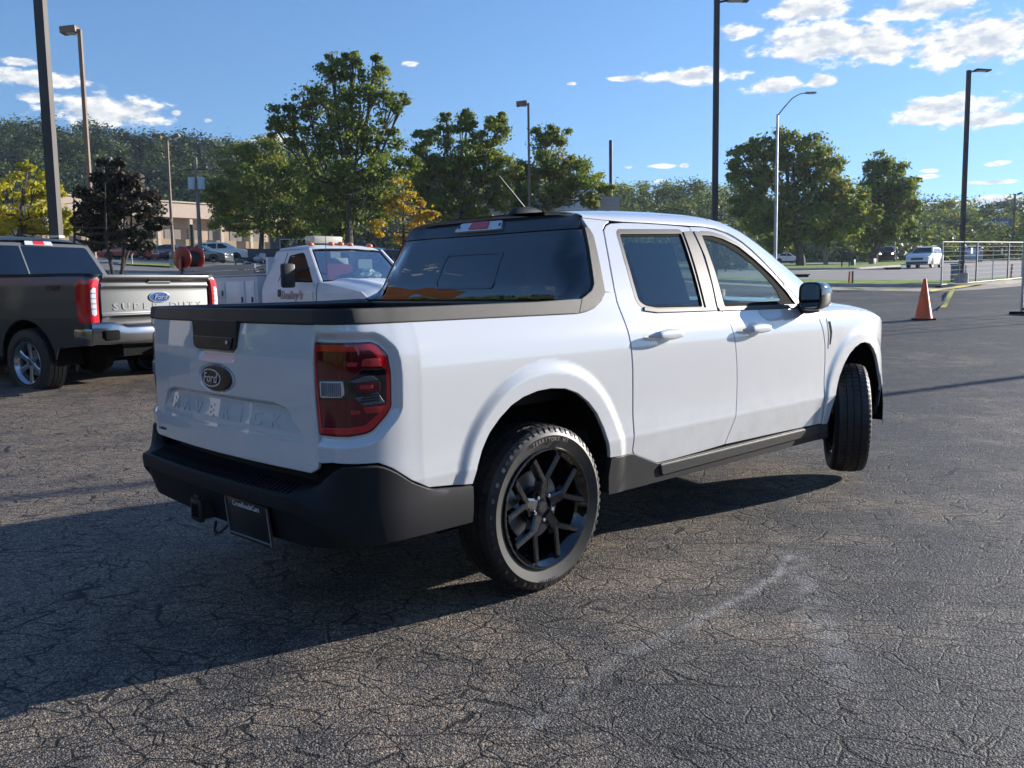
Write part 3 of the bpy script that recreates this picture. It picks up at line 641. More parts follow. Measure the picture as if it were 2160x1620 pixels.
# ---- rear bumper
def bump_row(u, sgn):
    k = sstep(.98, 1.22, u)
    if u <= UR: x, y, nx, ny = plann(u)
    zt = float(np.interp(u, [.45, .66, .75, .828, .883, 1.06, 1.14, 1.2], [.541, .562, .603, .659, .686, .692, .686, .66]))
    sidep = [(-.03, zt+.0), (.004, zt), (.011, zt-.006), (.012, (zt+.54)/2), (.014, .53), (.015, .50), (.014, .47), (.012, .43), (.006, .394), (-.01, .386), (-.06, .39)]
    rearp = [(-.09, .66), (-.075, .60), (-.02, .592), (.03, .587), (.075, .582), (.094, .576), (.098, .560), (.094, .517), (.066, .505), (.030, .375), (-.06, .35)]
    return [(x+nx*(a*(1-k)+c*k), (y+ny*(a*(1-k)+c*k))*sgn, b*(1-k)+d*k) for (a, b), (c, d) in zip(sidep, rearp)]
us = list(np.linspace(.455, .98, 20))+list(np.linspace(1.0, 1.24, 14))+list(np.linspace(1.28, UR, 12))
rows = [bump_row(u, 1) for u in us]+[bump_row(u, -1) for u in us[::-1][1:]]
rb = grid_mesh('rear_bumper', rows, CLAD, mav)
rb.data.polygons.foreach_set('use_smooth', [True]*len(rb.data.polygons))
b2 = bmesh.new(); b2.from_mesh(rb.data)
for e in b2.edges:
    if len(e.link_faces) == 2 and e.calc_face_angle(0) > .6: e.smooth = False
b2.to_mesh(rb.data); b2.free()
# ribs of the step pad
for i in range(46):
    y = -.60+i*1.20/45; yy = abs(y)
    xs = float(np.interp(yy, [0, .25, .5, .69], [-1.065, -1.060, -1.045, -1.028]))
    sk = .035
    bm = bmesh.new(); tubev(bm, [(xs+.01, y+sk, .5945), (xs-.035, y, .5905), (xs-.082, y-sk*.8, .5845)], .0042, 5); bm_obj('step_rib', bm, CLAD, rb, True)
# hitch and plate
hx = -1.085
hi = box('tow_hitch', (hx, .03, .415), (.14, .075, .075), pmat('hitch_black', (.015, .015, .016), .5), mav, bev=.006)
box('receiver_collar', (hx-.075, .03, .415), (.02, .095, .095), pmat('hitch_black', (0, 0, 0)), hi, bev=.006)
box('receiver_bore', (hx-.0865, .03, .415), (.002, .055, .055), DARK, hi)
tube('safety_chain_loop', [(hx-.02, -.02, .365), (hx-.035, -.035, .335), (hx-.05, -.075, .330), (hx-.05, -.115, .340), (hx-.02, -.13, .37)], .006, pmat('hitch_black', (0, 0, 0)), hi, 6)
box('trailer_socket', (hx-.01, .12, .43), (.06, .06, .06), pmat('hitch_black', (0, 0, 0)), hi, bev=.01)
pc = Vector((-1.12, -.335, .425)); px_ = Vector((.03, -1, .0)).normalized(); pz = Vector((-.10, 0, 1)).normalized(); Rm = Matrix((px_, pz, px_.cross(pz))).transposed()
lp = box('licence_plate', pc, (.33, .165, .008), pmat('plate_black', (.01, .01, .012), .35, coat=.4), mav, rot=Rm, bev=.002)
for s in (-1, 1): box('plate_frame_bar', pc+Rm @ Vector((s*.158, 0, .006)), (.004, .155, .004), pmat('frame_grey', (.25, .25, .26), .4), lp, rot=Rm)
box('plate_frame_bar', pc+Rm @ Vector((0, -.067, .006)), (.32, .004, .004), pmat('frame_grey', (.25, .25, .26), .4), lp, rot=Rm)
Mt = Matrix.Translation(pc) @ Rm.to_4x4()
text_mesh('CrossRoadsCars', .030, .0005, Mt @ Matrix.Translation((0, .062, .0055)), pmat('plate_text', (.7, .72, .75), .5), 'plate_lettering', lp, bold=.0005)

# ---- chassis, exhaust
box('underbody', (1.35, 0, .36), (3.5, 1.25, .16), DARK, mav)
box('underbody_rear', (-.62, 0, .45), (.75, 1.1, .14), DARK, mav)
tube('axle', [(0, -.7, .33), (0, .7, .33)], .05, DARK, mav)

# ---- wheels
def make_wheel(loc, rz, parent, R=.365, W=.225, rimr=.262, name='wheel', spokes=5, rim_m=None, outer=-1, text=True, spoke_style='Y', segs=72, tread=True):
    w = bpy.data.objects.new(name, None); COL.objects.link(w); w.parent = parent; w.location = loc; w.rotation_euler = (0, 0, rz)
    h = W/2
    prof = [(rimr-.006, .75*h), (rimr+.004, .86*h), (rimr+.012, .90*h), (rimr+.016, .96*h), (rimr+.018, .99*h), (rimr+.024, 1.0*h), (rimr+.026, .985*h), (rimr+.045, 1.03*h), (rimr+.068, 1.02*h), (rimr+.070, .995*h), (rimr+.078, .985*h), (R-.024, .93*h), (R-.014, .86*h), (R-.006, .78*h), (R-.0045, .42*h), (R-.012, .41*h), (R-.012, .36*h), (R-.001, .35*h), (R, .06*h), (R-.009, .05*h), (R-.009, -.01*h), (R, -.02*h), (R-.001, -.34*h), (R-.012, -.35*h), (R-.012, -.40*h), (R-.004, -.41*h), (R-.006, -.78*h), (R-.014, -.86*h), (R-.024, -.93*h), (rimr+.06, -1.0*h), (rimr+.004, -.86*h), (rimr-.006, -.75*h)]
    prof = [(a, b) for a, b in prof]
    ty = lathe('tyre', prof, RUBBER, w, segs, 'Y', 30)
    if tread:
        bm = bmesh.new(); nb = 64
        for k in range(nb):
            a = 2*math.pi*k/nb
            for sy in (-1, 1):
                for (y0, y1, rr, da) in ((.44, .86, R+.0005, .058), (.08, .33, R+.0025, .050)):
                    vs = []
                    for (aa, yy, r_) in ((a, y0, rr), (a+da, y0, rr), (a+da+.012*sy, y1, rr-(.011 if y1 > .5 else 0)), (a+.012*sy, y1, rr-(.011 if y1 > .5 else 0))):
                        vs.append((aa, yy*h*sy, r_))
                    top = [bm.verts.new((r_*math.cos(aa), yy, r_*math.sin(aa))) for aa, yy, r_ in vs]; bot = [bm.verts.new(((r_-.01)*math.cos(aa), yy, (r_-.01)*math.sin(aa))) for aa, yy, r_ in vs]
                    bm.faces.new(top)
                    for i in range(4): bm.faces.new((top[i], bot[i], bot[(i+1) % 4], top[(i+1) % 4]))
                # shoulder lugs reaching down the sidewall
            if True:
                for sy in (-1, 1):
                    q = [(R-.006, .80), (R-.017, .925), (R-(.040 if k % 2 else .028), .965)]; da = .052; rows_ = []
                    for aa in (a, a+da): rows_.append([bm.verts.new(((r_+.0006)*math.cos(aa), (yy*h+.0009)*sy, (r_+.0006)*math.sin(aa))) for r_, yy in q])
                    for i in range(2): bm.faces.new((rows_[0][i], rows_[1][i], rows_[1][i+1], rows_[0][i+1]))
        tr = bm_obj('tread_blocks', bm, RUBBER, ty); tag(tr, None, kind='stuff')
    rm = rim_m or GLOSSK; o = outer
    rp = [(rimr-.012, -.80*h), (rimr-.03, -.5*h), (rimr-.032, .55*h), (rimr-.020, .74*h), (rimr-.004, .80*h), (rimr+.006, .93*h), (rimr+.003, .965*h), (rimr-.004, .96*h), (rimr-.010, .88*h), (rimr-.024, .78*h), (rimr-.040, .55*h), (rimr-.040, -.5*h)]
    rim = lathe('rim', [(a, b*-o*-1) for a, b in rp], rm, w, 56, 'Y', 30)
    yo = o*.62*h
    bm = bmesh.new()
    if spoke_style == 'Y':
        def bar(p0, p1, w0, w1, y0, y1, th):
            d = (Vector(p1)-Vector(p0)); d.normalize(); n = Vector((-d.y, d.x)); vs = []
            for p, ww, yy in ((Vector(p0), w0, y0), (Vector(p1), w1, y1)):
                vs.append([bm.verts.new((p.x+n.x*ww*s, yy*o+dy*o, p.y+n.y*ww*s)) for s, dy in ((-1, -.006), (-.62, 0), (.62, 0), (1, -.006), (.8, -th), (-.8, -th))])
            for i in range(6): bm.faces.new((vs[0][i], vs[0][(i+1) % 6], vs[1][(i+1) % 6], vs[1][i]))
            bm.faces.new(vs[0]); bm.faces.new(vs[1])
        for k in range(spokes):
            a = math.pi/2+2*math.pi*k/spokes
            pol = lambda r, t: (r*math.cos(t), r*math.sin(t))
            bar(pol(.045, a), pol(.132, a), .031, .023, .074, .090, .045)
            for sg in (1, -1): bar(pol(.118, a+.03*sg), pol(rimr-.026, a+.335*sg), .0155, .0140, .089, .101, .042)
    else:
        for k in range(spokes):
            a = 2*math.pi*k/spokes+math.pi/2; d = Vector((math.cos(a), math.sin(a))); n = Vector((-d.y, d.x)); vs = []
            for r_, ww, yy in ((.04, .035, .6*h), (rimr*.55, .030, .66*h), (rimr-.025, .052, .70*h)):
                vs.append([bm.verts.new((d.x*r_+n.x*ww*s, (yy+dy)*o, d.y*r_+n.y*ww*s)) for s, dy in ((-1, -.008), (-.6, 0), (.6, 0), (1, -.008), (.8, -.035), (-.8, -.035))])
            for q in range(2):
                for i in range(6): bm.faces.new((vs[q][i], vs[q][(i+1) % 6], vs[q+1][(i+1) % 6], vs[q+1][i]))
    lathev(bm, [(0, o*.62*h), (.030, o*.62*h), (.034, o*.58*h), (.060, o*.55*h), (.082, o*.50*h), (.088, o*.2*h), (.05, o*.1*h)], 24, 'Y')
    bm_obj('spokes', bm, rm, w, True, 25)
    nl = 5 if spoke_style == 'Y' else 6
    for k in range(nl):
        a = math.pi/2+math.pi/nl+2*math.pi*k/nl; lathe('lug_nut', [(0, o*(.60*h+.012)), (.008, o*(.60*h+.010)), (.010, o*.60*h), (.010, o*.45*h)], CHROME, w, 10, 'Y', M=Matrix.Translation((.057*math.cos(a), 0, .057*math.sin(a))))
    lathe('centre_cap', [(0, o*(.63*h)), (.022, o*.63*h), (.024, o*.61*h)], pmat('cap_dark', (.03, .03, .03), .2, coat=1), w, 20, 'Y')
    lathe('brake_disc', [(.02, o*.05*h), (.155, o*.05*h), (.155, -o*.04*h), (.02, -o*.04*h)], STEEL, w, 32, 'Y')
    lathe('wheel_back', [(0, -o*.45*h), (rimr-.04, -o*.45*h)], DARK, w, 24, 'Y')
    if text and o == -1:
        def arc_text(s, r, size, a0, flipd=False, spread=1.0):
            adv = size*.80*spread; n = len(s)
            for i, ch in enumerate(s):
                if ch == ' ': continue
                a = a0-(i-(n-1)/2)*adv/r if not flipd else a0+(i-(n-1)/2)*adv/r
                # seen from outside (-y): x to the right is +x
                P = Vector((r*math.cos(a), -1.035*h-.0005, r*math.sin(a))); rad = Vector((math.cos(a), 0, math.sin(a))); tan = Vector((math.sin(a), 0, -math.cos(a)))
                if flipd: rad = -rad; tan = -tan
                M = Matrix(((tan.x, rad.x, 0, P.x), (0, 0, -1, P.y), (tan.z, rad.z, 0, P.z), (0, 0, 0, 1)))
                text_mesh(ch, size, .0008, M, pmat('tyre_letter', (.16, .155, .15), .5), 'sidewall_letter', ty, bold=.0003)
        arc_text('TERRITORY HT', .306, .024, math.pi/2-.02)
        arc_text('225/55R19', .315, .016, -math.pi/2, True)
    return w
make_wheel((0, -.792, .362), 0, mav)
make_wheel((3.045, -.800, .408), math.radians(33), mav, text=False)
for x, z, r in ((0, .362, math.pi), (3.045, .408, math.radians(33)+math.pi)): make_wheel((x, .792, z), r, mav, text=False, tread=False)
# arch liners
for s in (-1, 1):
    for cx, P in ((0, ARCH_R), (3.03, ARCH_F)):
        pts = [(-u, z) for u, z in P]; lo = min(p[1] for p in pts); pts = [(pts[0][0], lo-.12)]+pts+[(pts[-1][0], lo-.12)]
        rows = [[(p[0]+(p[0]-cx)*k, s*y, p[1]+(.04 if k else 0)) for p in pts] for y, k in ((.885, 0), (.87, .05), (.55, .05))]
        grid_mesh('wheel_arch_liner', rows, DARK, mav)
        mk('arch_inner_wall', [(x, s*.56, z+.05) for x, z in pts], [list(range(len(pts)))], DARK, mav, False)

# ---- mirrors
MX, MY, MZ = 2.13, .988, 1.243
def sup(q, a, b, e=.55): return s_*(MY+a*abs(math.cos(q))**e*(1 if math.cos(q) > 0 else -1)), MZ+b*abs(math.sin(q))**e*(1 if math.sin(q) > 0 else -1)
for s_ in (-1, 1):
    rows = []
    for t, a, b in ((.012, .86, .86), (0, .90, .90), (.002, .97, .97), (.018, 1.01, 1.01), (.07, 1, 1), (.13, .95, .93), (.175, .80, .78), (.20, .52, .52), (.206, .05, .05)):
        rows.append([(MX+t, *sup(2*math.pi*k/28, .070*a, .082*b)) for k in range(28)])
    mr = grid_mesh('side_mirror', rows, GLOSSK, mav, close=True)
    gp = [(MX+.012, *sup(2*math.pi*k/28, .060, .0708)) for k in range(28)]
    mk('mirror_glass', gp, [list(range(28))], pmat('mirror_silver', (.7, .72, .74), .02, 1), mr, False)
    tube('mirror_arm', [(MX+.12, s_*.86, 1.168), (MX+.115, s_*.93, 1.165), (MX+.11, s_*1.0, 1.178)], [.036, .032, .03], SATIN, mr, 10)

# ---- cabin
cab = box('cabin_floor', (1.45, 0, .62), (2.1, 1.55, .08), INTER, mav)
box('dashboard', (2.25, 0, 1.06), (.36, 1.42, .20), INTER, mav, bev=.05)
box('headliner', (1.15, 0, 1.655), (1.25, 1.16, .02), pmat('headliner_grey', (.25, .25, .25), .9), mav)
for s in (-1, 1): box('door_card', (1.45, s*.80, .95), (1.75, .06, .46), INTER, mav)
st = lathe('steering_wheel', [(.175+.014*math.cos(t), .014*math.sin(t)) for t in np.linspace(0, 2*math.pi, 9)[:-1]], INTER, mav, 32, 'Z', M=Matrix.Translation((1.98, .38, 1.10)) @ Matrix.Rotation(math.radians(-62), 4, 'Y'), closed=True)
def seat(x, y, w, name='front_seat'):
    s0 = box(name, (x, y, .82), (.50, w, .16), SEAT, mav, bev=.05)
    box('seat_back', (x-.27, y, 1.08), (.13, w*.96, .58), SEAT, s0, rot=Matrix.Rotation(math.radians(-16), 3, 'Y'), bev=.05)
    for k in ((0,) if w < .8 else (-.42, 0, .42)):
        box('headrest', (x-.375, y+k, 1.42), (.10, .25, .17), SEAT, s0, rot=Matrix.Rotation(math.radians(-10), 3, 'Y'), bev=.04)
seat(1.62, .37, .5); seat(1.62, -.37, .5); seat(.98, 0, 1.25, 'rear_bench')
# price sheet taped inside the rear door glass
ws = panel('window_sticker', [(-.775, 1.545), (-1.17, 1.545), (-1.165, 1.235), (-.775, 1.235)], pmat('sticker_paper', (.50, .56, .56), .6, bump=(22, .6, .02)), mav, off=-.022, res=.05, bev=.0005, depth=.001)
# the same glass seen from inside carries the sheet close to it
# ================================================================ GROUND
def ground_material():
    m = bpy.data.materials.new('asphalt_cracked'); m.use_nodes = True; T = NT(m.node_tree); b = T.N['Principled BSDF']
    P = T.n('ShaderNodeNewGeometry').outputs['Position']
    d = T.n('ShaderNodeVectorMath', operation='DISTANCE', i_0=P, i_1=tuple(CAM)).outputs['Value']
    sp = T.n('ShaderNodeSeparateXYZ', i_0=P); X, Y = sp.outputs[0], sp.outputs[1]
    # the crazing runs a little longer one way than the other
    a = math.radians(-38); ca, sa = math.cos(a), math.sin(a)
    U = T.m('ADD', T.m('MULTIPLY', X, ca), T.m('MULTIPLY', Y, sa)); W = T.m('SUBTRACT', T.m('MULTIPLY', Y, ca), T.m('MULTIPLY', X, sa))
    Q = T.n('ShaderNodeCombineXYZ', i_0=T.m('MULTIPLY', U, .62), i_1=W, i_2=0.).outputs[0]
    w1 = T.noise(P, 3.0, 3, .55, out=1); wv = T.n('ShaderNodeVectorMath', operation='MULTIPLY_ADD', i_0=w1, i_1=(.11, .11, 0), i_2=Q).outputs[0]
    w2 = T.noise(P, 26, 2, .5, out=1); wv = T.n('ShaderNodeVectorMath', operation='MULTIPLY_ADD', i_0=w2, i_1=(.016, .016, 0), i_2=wv).outputs[0]
    def crack(scale, vec):
        v = T.n('ShaderNodeTexVoronoi', feature='DISTANCE_TO_EDGE', i_Vector=vec, i_Scale=scale, i_Randomness=1.); return T.m('DIVIDE', v.outputs['Distance'], scale)
    c0, c1, c2 = crack(3.4, wv), crack(10.5, wv), crack(24., wv)
    big = T.noise(P, .50, 4, .6); mid = T.noise(P, 2.3, 4, .62); fine = T.noise(P, 120, 2, .7)
    peb = T.n('ShaderNodeTexVoronoi', feature='F1', i_Vector=P, i_Scale=165., i_Randomness=1.); peb2 = T.n('ShaderNodeTexVoronoi', feature='F1', i_Vector=P, i_Scale=85., i_Randomness=1.)
    r1 = T.n('ShaderNodeSeparateColor', i_0=peb.outputs['Color']); r2 = T.n('ShaderNodeSeparateColor', i_0=peb2.outputs['Color'])
    left = T.ramp(T.m('SUBTRACT', T.m('MULTIPLY', Y, .75), T.m('MULTIPLY', X, .65)), -3.2, 2.4)      # tan wear raised towards the left, partly painted-in sun-angle brightness
    worn_sunlit = T.ramp(T.m('ADD', T.m('ADD', T.m('MULTIPLY', big, .55), T.m('MULTIPLY', mid, .45)), T.m('MULTIPLY', left, .13)), .46, .66)
    base = T.mix(worn_sunlit, (.025, .026, .029), (.078, .069, .059))
    cool = T.mix(r1.outputs[1], (.07, .073, .078), (.25, .24, .23)); warm = T.mix(r2.outputs[1], (.20, .155, .11), (.58, .45, .32))
    stone = T.mix(T.m('ADD', T.m('MULTIPLY', worn_sunlit, .75), .12), cool, warm)
    show = T.ramp(T.m('ADD', r1.outputs[0], T.m('MULTIPLY', worn_sunlit, .30)), .56, .86); show2 = T.m('MULTIPLY', T.ramp(T.m('ADD', r2.outputs[0], T.m('MULTIPLY', worn_sunlit, .22)), .74, .98), T.ramp(peb2.outputs['Distance'], .55, .30))
    col = T.mix(T.m('MULTIPLY', T.m('MAXIMUM', show, show2), .85), base, stone)
    col = T.mix(T.m('MULTIPLY', T.ramp(fine, .54, .36), .55), col, (.016, .018, .022))
    on = T.ramp(T.noise(P, 4.5, 3, .6), .34, .46)
    k0 = T.ramp(c0, .0038, .0011); k1 = T.m('MULTIPLY', T.ramp(c1, .0033, .0009), on); k2 = T.m('MULTIPLY', T.ramp(c2, .0020, .0005), T.ramp(T.noise(P, 3.1, 3, .6), .50, .60))
    ck = T.m('MAXIMUM', T.m('MULTIPLY', k0, T.ramp(T.noise(P, 2.2, 3, .6), .40, .52)), T.m('MAXIMUM', k1, T.m('MULTIPLY', k2, .8))); ckd = T.m('MULTIPLY', ck, T.ramp(d, 34, 9, .35, 1.))
    col = T.mix(T.m('MULTIPLY', ckd, .92), col, (.007, .008, .010))
    def line(pts, w, amt):
        best = None; pp = [ground_hit(*q) for q in pts]
        for p, q in zip(pp[:-1], pp[1:]):
            ex, ey = q.x-p.x, q.y-p.y; l2 = ex*ex+ey*ey; dx, dy = T.m('SUBTRACT', X, p.x), T.m('SUBTRACT', Y, p.y)
            t = T.m('DIVIDE', T.m('ADD', T.m('MULTIPLY', dx, ex), T.m('MULTIPLY', dy, ey)), l2, clamp=True)
            fx, fy = T.m('SUBTRACT', dx, T.m('MULTIPLY', t, ex)), T.m('SUBTRACT', dy, T.m('MULTIPLY', t, ey)); q2 = T.m('SQRT', T.m('ADD', T.m('MULTIPLY', fx, fx), T.m('MULTIPLY', fy, fy)))
            best = q2 if best is None else T.m('MINIMUM', best, q2)
        return T.m('MULTIPLY', T.ramp(best, w, 0.), amt)
    brk = T.ramp(T.noise(P, 11, 4, .7), .36, .60)
    chalk = T.m('MAXIMUM', line([(1668, 1180), (1640, 1222), (1560, 1268), (1480, 1302)], .045, .60), T.m('MAXIMUM', line([(1480, 1302), (1400, 1345), (1300, 1405), (1190, 1480), (1110, 1560)], .06, .28), line([(1668, 1180), (1692, 1225), (1716, 1290), (1745, 1360), (1800, 1440)], .12, .34)))
    col = T.mix(T.m('MULTIPLY', chalk, brk), col, (.40, .39, .38))
    dark = T.m('MAXIMUM', line([(1240, 1215), (1110, 1340), (1000, 1450), (880, 1560)], .09, .5), line([(2050, 1100), (1900, 1250), (1850, 1450), (1900, 1620)], .16, .4))
    col = T.mix(T.m('MULTIPLY', dark, brk), col, (.028, .030, .036))
    far = T.ramp(d, 9, 20); patch = T.ramp(T.noise(P, .16, 3, .5), .40, .62); col = T.mix(T.m('MULTIPLY', far, .45), col, T.mix(patch, (.046, .047, .050), (.10, .092, .084)))
    T.set(b.inputs['Base Color'], col); T.set(b.inputs['Roughness'], .72); b.inputs['Specular IOR Level'].default_value = .38
    grain = T.m('ADD', T.m('MULTIPLY', T.ramp(peb.outputs['Distance'], .7, .1), .0022), T.m('MULTIPLY', T.m('MULTIPLY', T.ramp(peb2.outputs['Distance'], .6, .1), r2.outputs[2]), .0045))
    hgt = T.m('ADD', grain, T.m('SUBTRACT', T.m('MULTIPLY', mid, .004), T.m('MULTIPLY', ck, .004)))
    bp = T.n('ShaderNodeBump', i_Strength=1., i_Distance=1., i_Height=hgt); T.L.new(bp.outputs[0], b.inputs['Normal'])
    return m
ASPH = ground_material()
def polar(name, m, r0, r1, az0, az1, nr, na, dz=0):
    V = []; F = []
    for i in range(nr+1):
        r = r0*(r1/r0)**(i/nr)
        for j in range(na+1):
            a = YAW+math.radians(az0+(az1-az0)*j/na); x, y = CAM[0]+r*math.cos(a), CAM[1]+r*math.sin(a); V.append((x, y, gz(x, y)+dz))
    for i in range(nr):
        for j in range(na): a = i*(na+1)+j; F.append((a, a+na+1, a+na+2, a+1))
    return mk(name, V, F, m, None, True)
g0 = polar('parking_lot', ASPH, .3, 900, -180, 180, 90, 180); tag(g0, None, kind='structure')
# ================================================================ ROAD, VERGES, KERBS
def ribbon(name, pts_near, pts_far, m, dz, n=40, thick=None, cols=1):
    """sheet between two ground polylines given as (px, depth)"""
    def pl(P):
        a = [spot(px, d) for px, d in P]; L = [0]
        for i in range(1, len(a)): L.append(L[-1]+(a[i]-a[i-1]).length)
        return [Vector([float(np.interp(L[-1]*k/n, L, [q[c] for q in a])) for c in range(3)]) for k in range(n+1)]
    A, B = pl(pts_near), pl(pts_far); V = []; F = []
    for a, b in zip(A, B):
        for c in range(cols+1): p = a.lerp(b, c/cols); V.append((p.x, p.y, gz(p.x, p.y)+dz))
    w = cols+1
    for i in range(n):
        for c in range(cols): F.append((i*w+c, i*w+c+1, (i+1)*w+c+1, (i+1)*w+c))
    o = mk(name, V, F, m, None, True)
    return o
ROADM = pmat('road_asphalt', (.26, .235, .215), .85, var=(.5, .10), bump=(60, .4, .004))
GRASSM = pmat('verge_grass', (.20, .29, .04), .95, var=(1.2, .35), bump=(40, 1., .03))
SANDM = pmat('dusty_margin', (.33, .28, .22), .95, var=(1.5, .25), bump=(80, .5, .004))
KERBM = pmat('kerb_concrete', (.38, .33, .27), .9, var=(1.0, .2), bump=(50, .4, .004))
near_edge = [(1300, 60), (1560, 46), (1750, 39.5), (1860, 37.8), (1980, 36.6), (2070, 38), (2160, 41), (2320, 46)]
far_edge = [(px, d+1.1+(.6 if px < 1900 else 1.2)) for px, d in near_edge]
off = lambda P, q: [(px, d+q) for px, d in P]
tag(ribbon('dusty_margin', off(near_edge, -3.6), off(near_edge, .0), SANDM, .006, cols=4), None, kind='structure')
tag(ribbon('near_verge', off(near_edge, .25), off(near_edge, 6.2), GRASSM, .09, cols=6), None, kind='structure')
def kerb(name, P, h=.14, w=.22):
    a = [spot(px, d) for px, d in P]; L = [0]
    for i in range(1, len(a)): L.append(L[-1]+(a[i]-a[i-1]).length)
    N = int(L[-1]/1.0); rows = []
    for k in range(N+1):
        p = Vector([float(np.interp(L[-1]*k/N, L, [q[c] for q in a])) for c in range(3)]); q = Vector([float(np.interp(min(L[-1], L[-1]*k/N+.5), L, [q[c] for q in a])) for c in range(3)]); t = (q-p) if k < N else t; t.z = 0; tn = t.normalized(); nn = Vector((-tn.y, tn.x, 0))
        rows.append([(p.x+nn.x*x, p.y+nn.y*x, gz(p.x, p.y)+z) for x, z in ((-w, -.05), (-w*.9, h*.92), (-w*.7, h), (w*.7, h), (w*.9, h*.92), (w, -.05))])
    o = grid_mesh(name, rows, KERBM, None); tag(o, None, kind='structure'); return o
kerb('kerb', off(near_edge, .12))
road_near = off(near_edge, 6.6); road_far = [(1200, 84), (1500, 78), (1700, 73), (1800, 73), (1900, 82), (1935, 96), (2000, 120), (2160, 150), (2320, 170)]
tag(ribbon('road', road_near, road_far, ROADM, .012, cols=10), None, kind='structure')
kerb('kerb', [(1200, 83.7), (1500, 77.7), (1700, 72.8), (1800, 72.8), (1890, 81.5)], h=.16, w=.3)
tag(ribbon('far_verge', [(1200, 84), (1500, 78), (1700, 73.1), (1800, 73.1), (1890, 82), (1925, 97)], [(1200, 108), (1500, 103), (1700, 100), (1800, 101), (1890, 106), (1925, 110)], GRASSM, .12, cols=8), None, kind='structure')
tag(ribbon('side_road', [(1200, 108.5), (1500, 103.5), (1700, 100.5), (1790, 101)], [(1200, 124), (1500, 120), (1700, 118), (1790, 118)], ROADM, .016, cols=3), None, kind='structure')
tag(ribbon('far_verge', [(1200, 124), (1500, 120), (1790, 118), (1925, 112), (1990, 124), (2160, 152), (2320, 172)], [(1200, 150), (1500, 150), (1790, 150), (1925, 150), (1990, 158), (2160, 185), (2320, 195)], GRASSM, .10, cols=5), None, kind='structure')
tag(ribbon('store_frontage', [(-80, 118), (300, 118), (700, 118)], [(-80, 131), (300, 131), (700, 131)], pmat('tan_bank', (.34, .27, .17), .95, var=(.8, .2)), .10, cols=3), None, kind='structure')
tag(ribbon('planting_island', [(262, 62), (380, 60)], [(262, 66), (380, 65)], GRASSM, .12, cols=2), None, kind='structure')
tag(ribbon('back_lot', [(-80, 48), (300, 46), (900, 44)], [(-80, 117), (300, 117), (900, 100)], pmat('pale_asphalt', (.17, .155, .145), .85, var=(.4, .12)), .02, cols=8), None, kind='structure')
tag(ribbon('hill', [(-400, 150), (300, 150), (900, 150), (1600, 150), (2400, 150)], [(-400, 700), (300, 700), (900, 700), (1600, 700), (2400, 700)], pmat('forest_floor', (.035, .04, .02), .95), .05, cols=4), None, kind='structure')
# ================================================================ TREES
def leaf_mat(name, cols, trans=.42, rough=.6):
    if name in MATS: return MATS[name]
    m = bpy.data.materials.new(name); m.use_nodes = True; T = NT(m.node_tree); T.N.clear(); MATS[name] = m
    g = T.n('ShaderNodeNewGeometry'); rnd = g.outputs['Random Per Island']; big = T.noise(g.outputs['Position'], .45, 3, .6)
    r = T.n('ShaderNodeValToRGB'); el = r.color_ramp.elements; T.set(r.inputs[0], T.m('ADD', T.m('MULTIPLY', rnd, .55), T.m('MULTIPLY', T.ramp(big, .32, .68), .45)))
    while len(el) < len(cols): el.new(.5)
    for i, c in enumerate(cols): el[i].position = i/(len(cols)-1); el[i].color = (*c, 1)
    d = T.n('ShaderNodeBsdfPrincipled'); T.L.new(r.outputs[0], d.inputs['Base Color']); d.inputs['Roughness'].default_value = rough; d.inputs['Specular IOR Level'].default_value = .35
    t = T.n('ShaderNodeBsdfTranslucent'); T.set(t.inputs[0], T.mix(1., r.outputs[0], (1.5, 1.5, .7), 'MULTIPLY'))
    x = T.n('ShaderNodeMixShader', i_0=trans); T.L.new(d.outputs[0], x.inputs[1]); T.L.new(t.outputs[0], x.inputs[2])
    o = T.n('ShaderNodeOutputMaterial'); T.L.new(x.outputs[0], o.inputs[0]); return m
LEAF_OAK = leaf_mat('oak_leaves', [(.05, .082, .02), (.09, .130, .03), (.15, .195, .04), (.28, .26, .06)])
LEAF_OAK2 = leaf_mat('turning_leaves', [(.05, .090, .02), (.105, .155, .03), (.18, .205, .04), (.27, .20, .045)])
LEAF_YG = leaf_mat('yellow_green_leaves', [(.14, .15, .02), (.27, .27, .03), (.42, .39, .045), (.52, .38, .04)])
LEAF_Y = leaf_mat('yellow_leaves', [(.20, .17, .03), (.36, .26, .04), (.48, .32, .045), (.40, .24, .04)])
LEAF_D = leaf_mat('dark_leaves', [(.010, .013, .008), (.018, .022, .010), (.030, .026, .014), (.045, .022, .015)], .12)
LEAF_F = leaf_mat('forest_leaves', [(.035, .062, .02), (.06, .098, .028), (.105, .135, .034), (.17, .15, .04)], .2)
LEAF_P = leaf_mat('pine_needles', [(.025, .046, .026), (.042, .070, .034), (.065, .092, .042)], .12)
LEAF_B = leaf_mat('shrub_leaves', [(.012, .030, .012), (.03, .055, .018), (.06, .09, .02)], .2)
BARK = pmat('bark', (.075, .062, .050), .9, var=(3, .35), bump=(30, .6, .02))
BARK_L = pmat('pale_bark', (.26, .22, .18), .85, var=(3, .25))
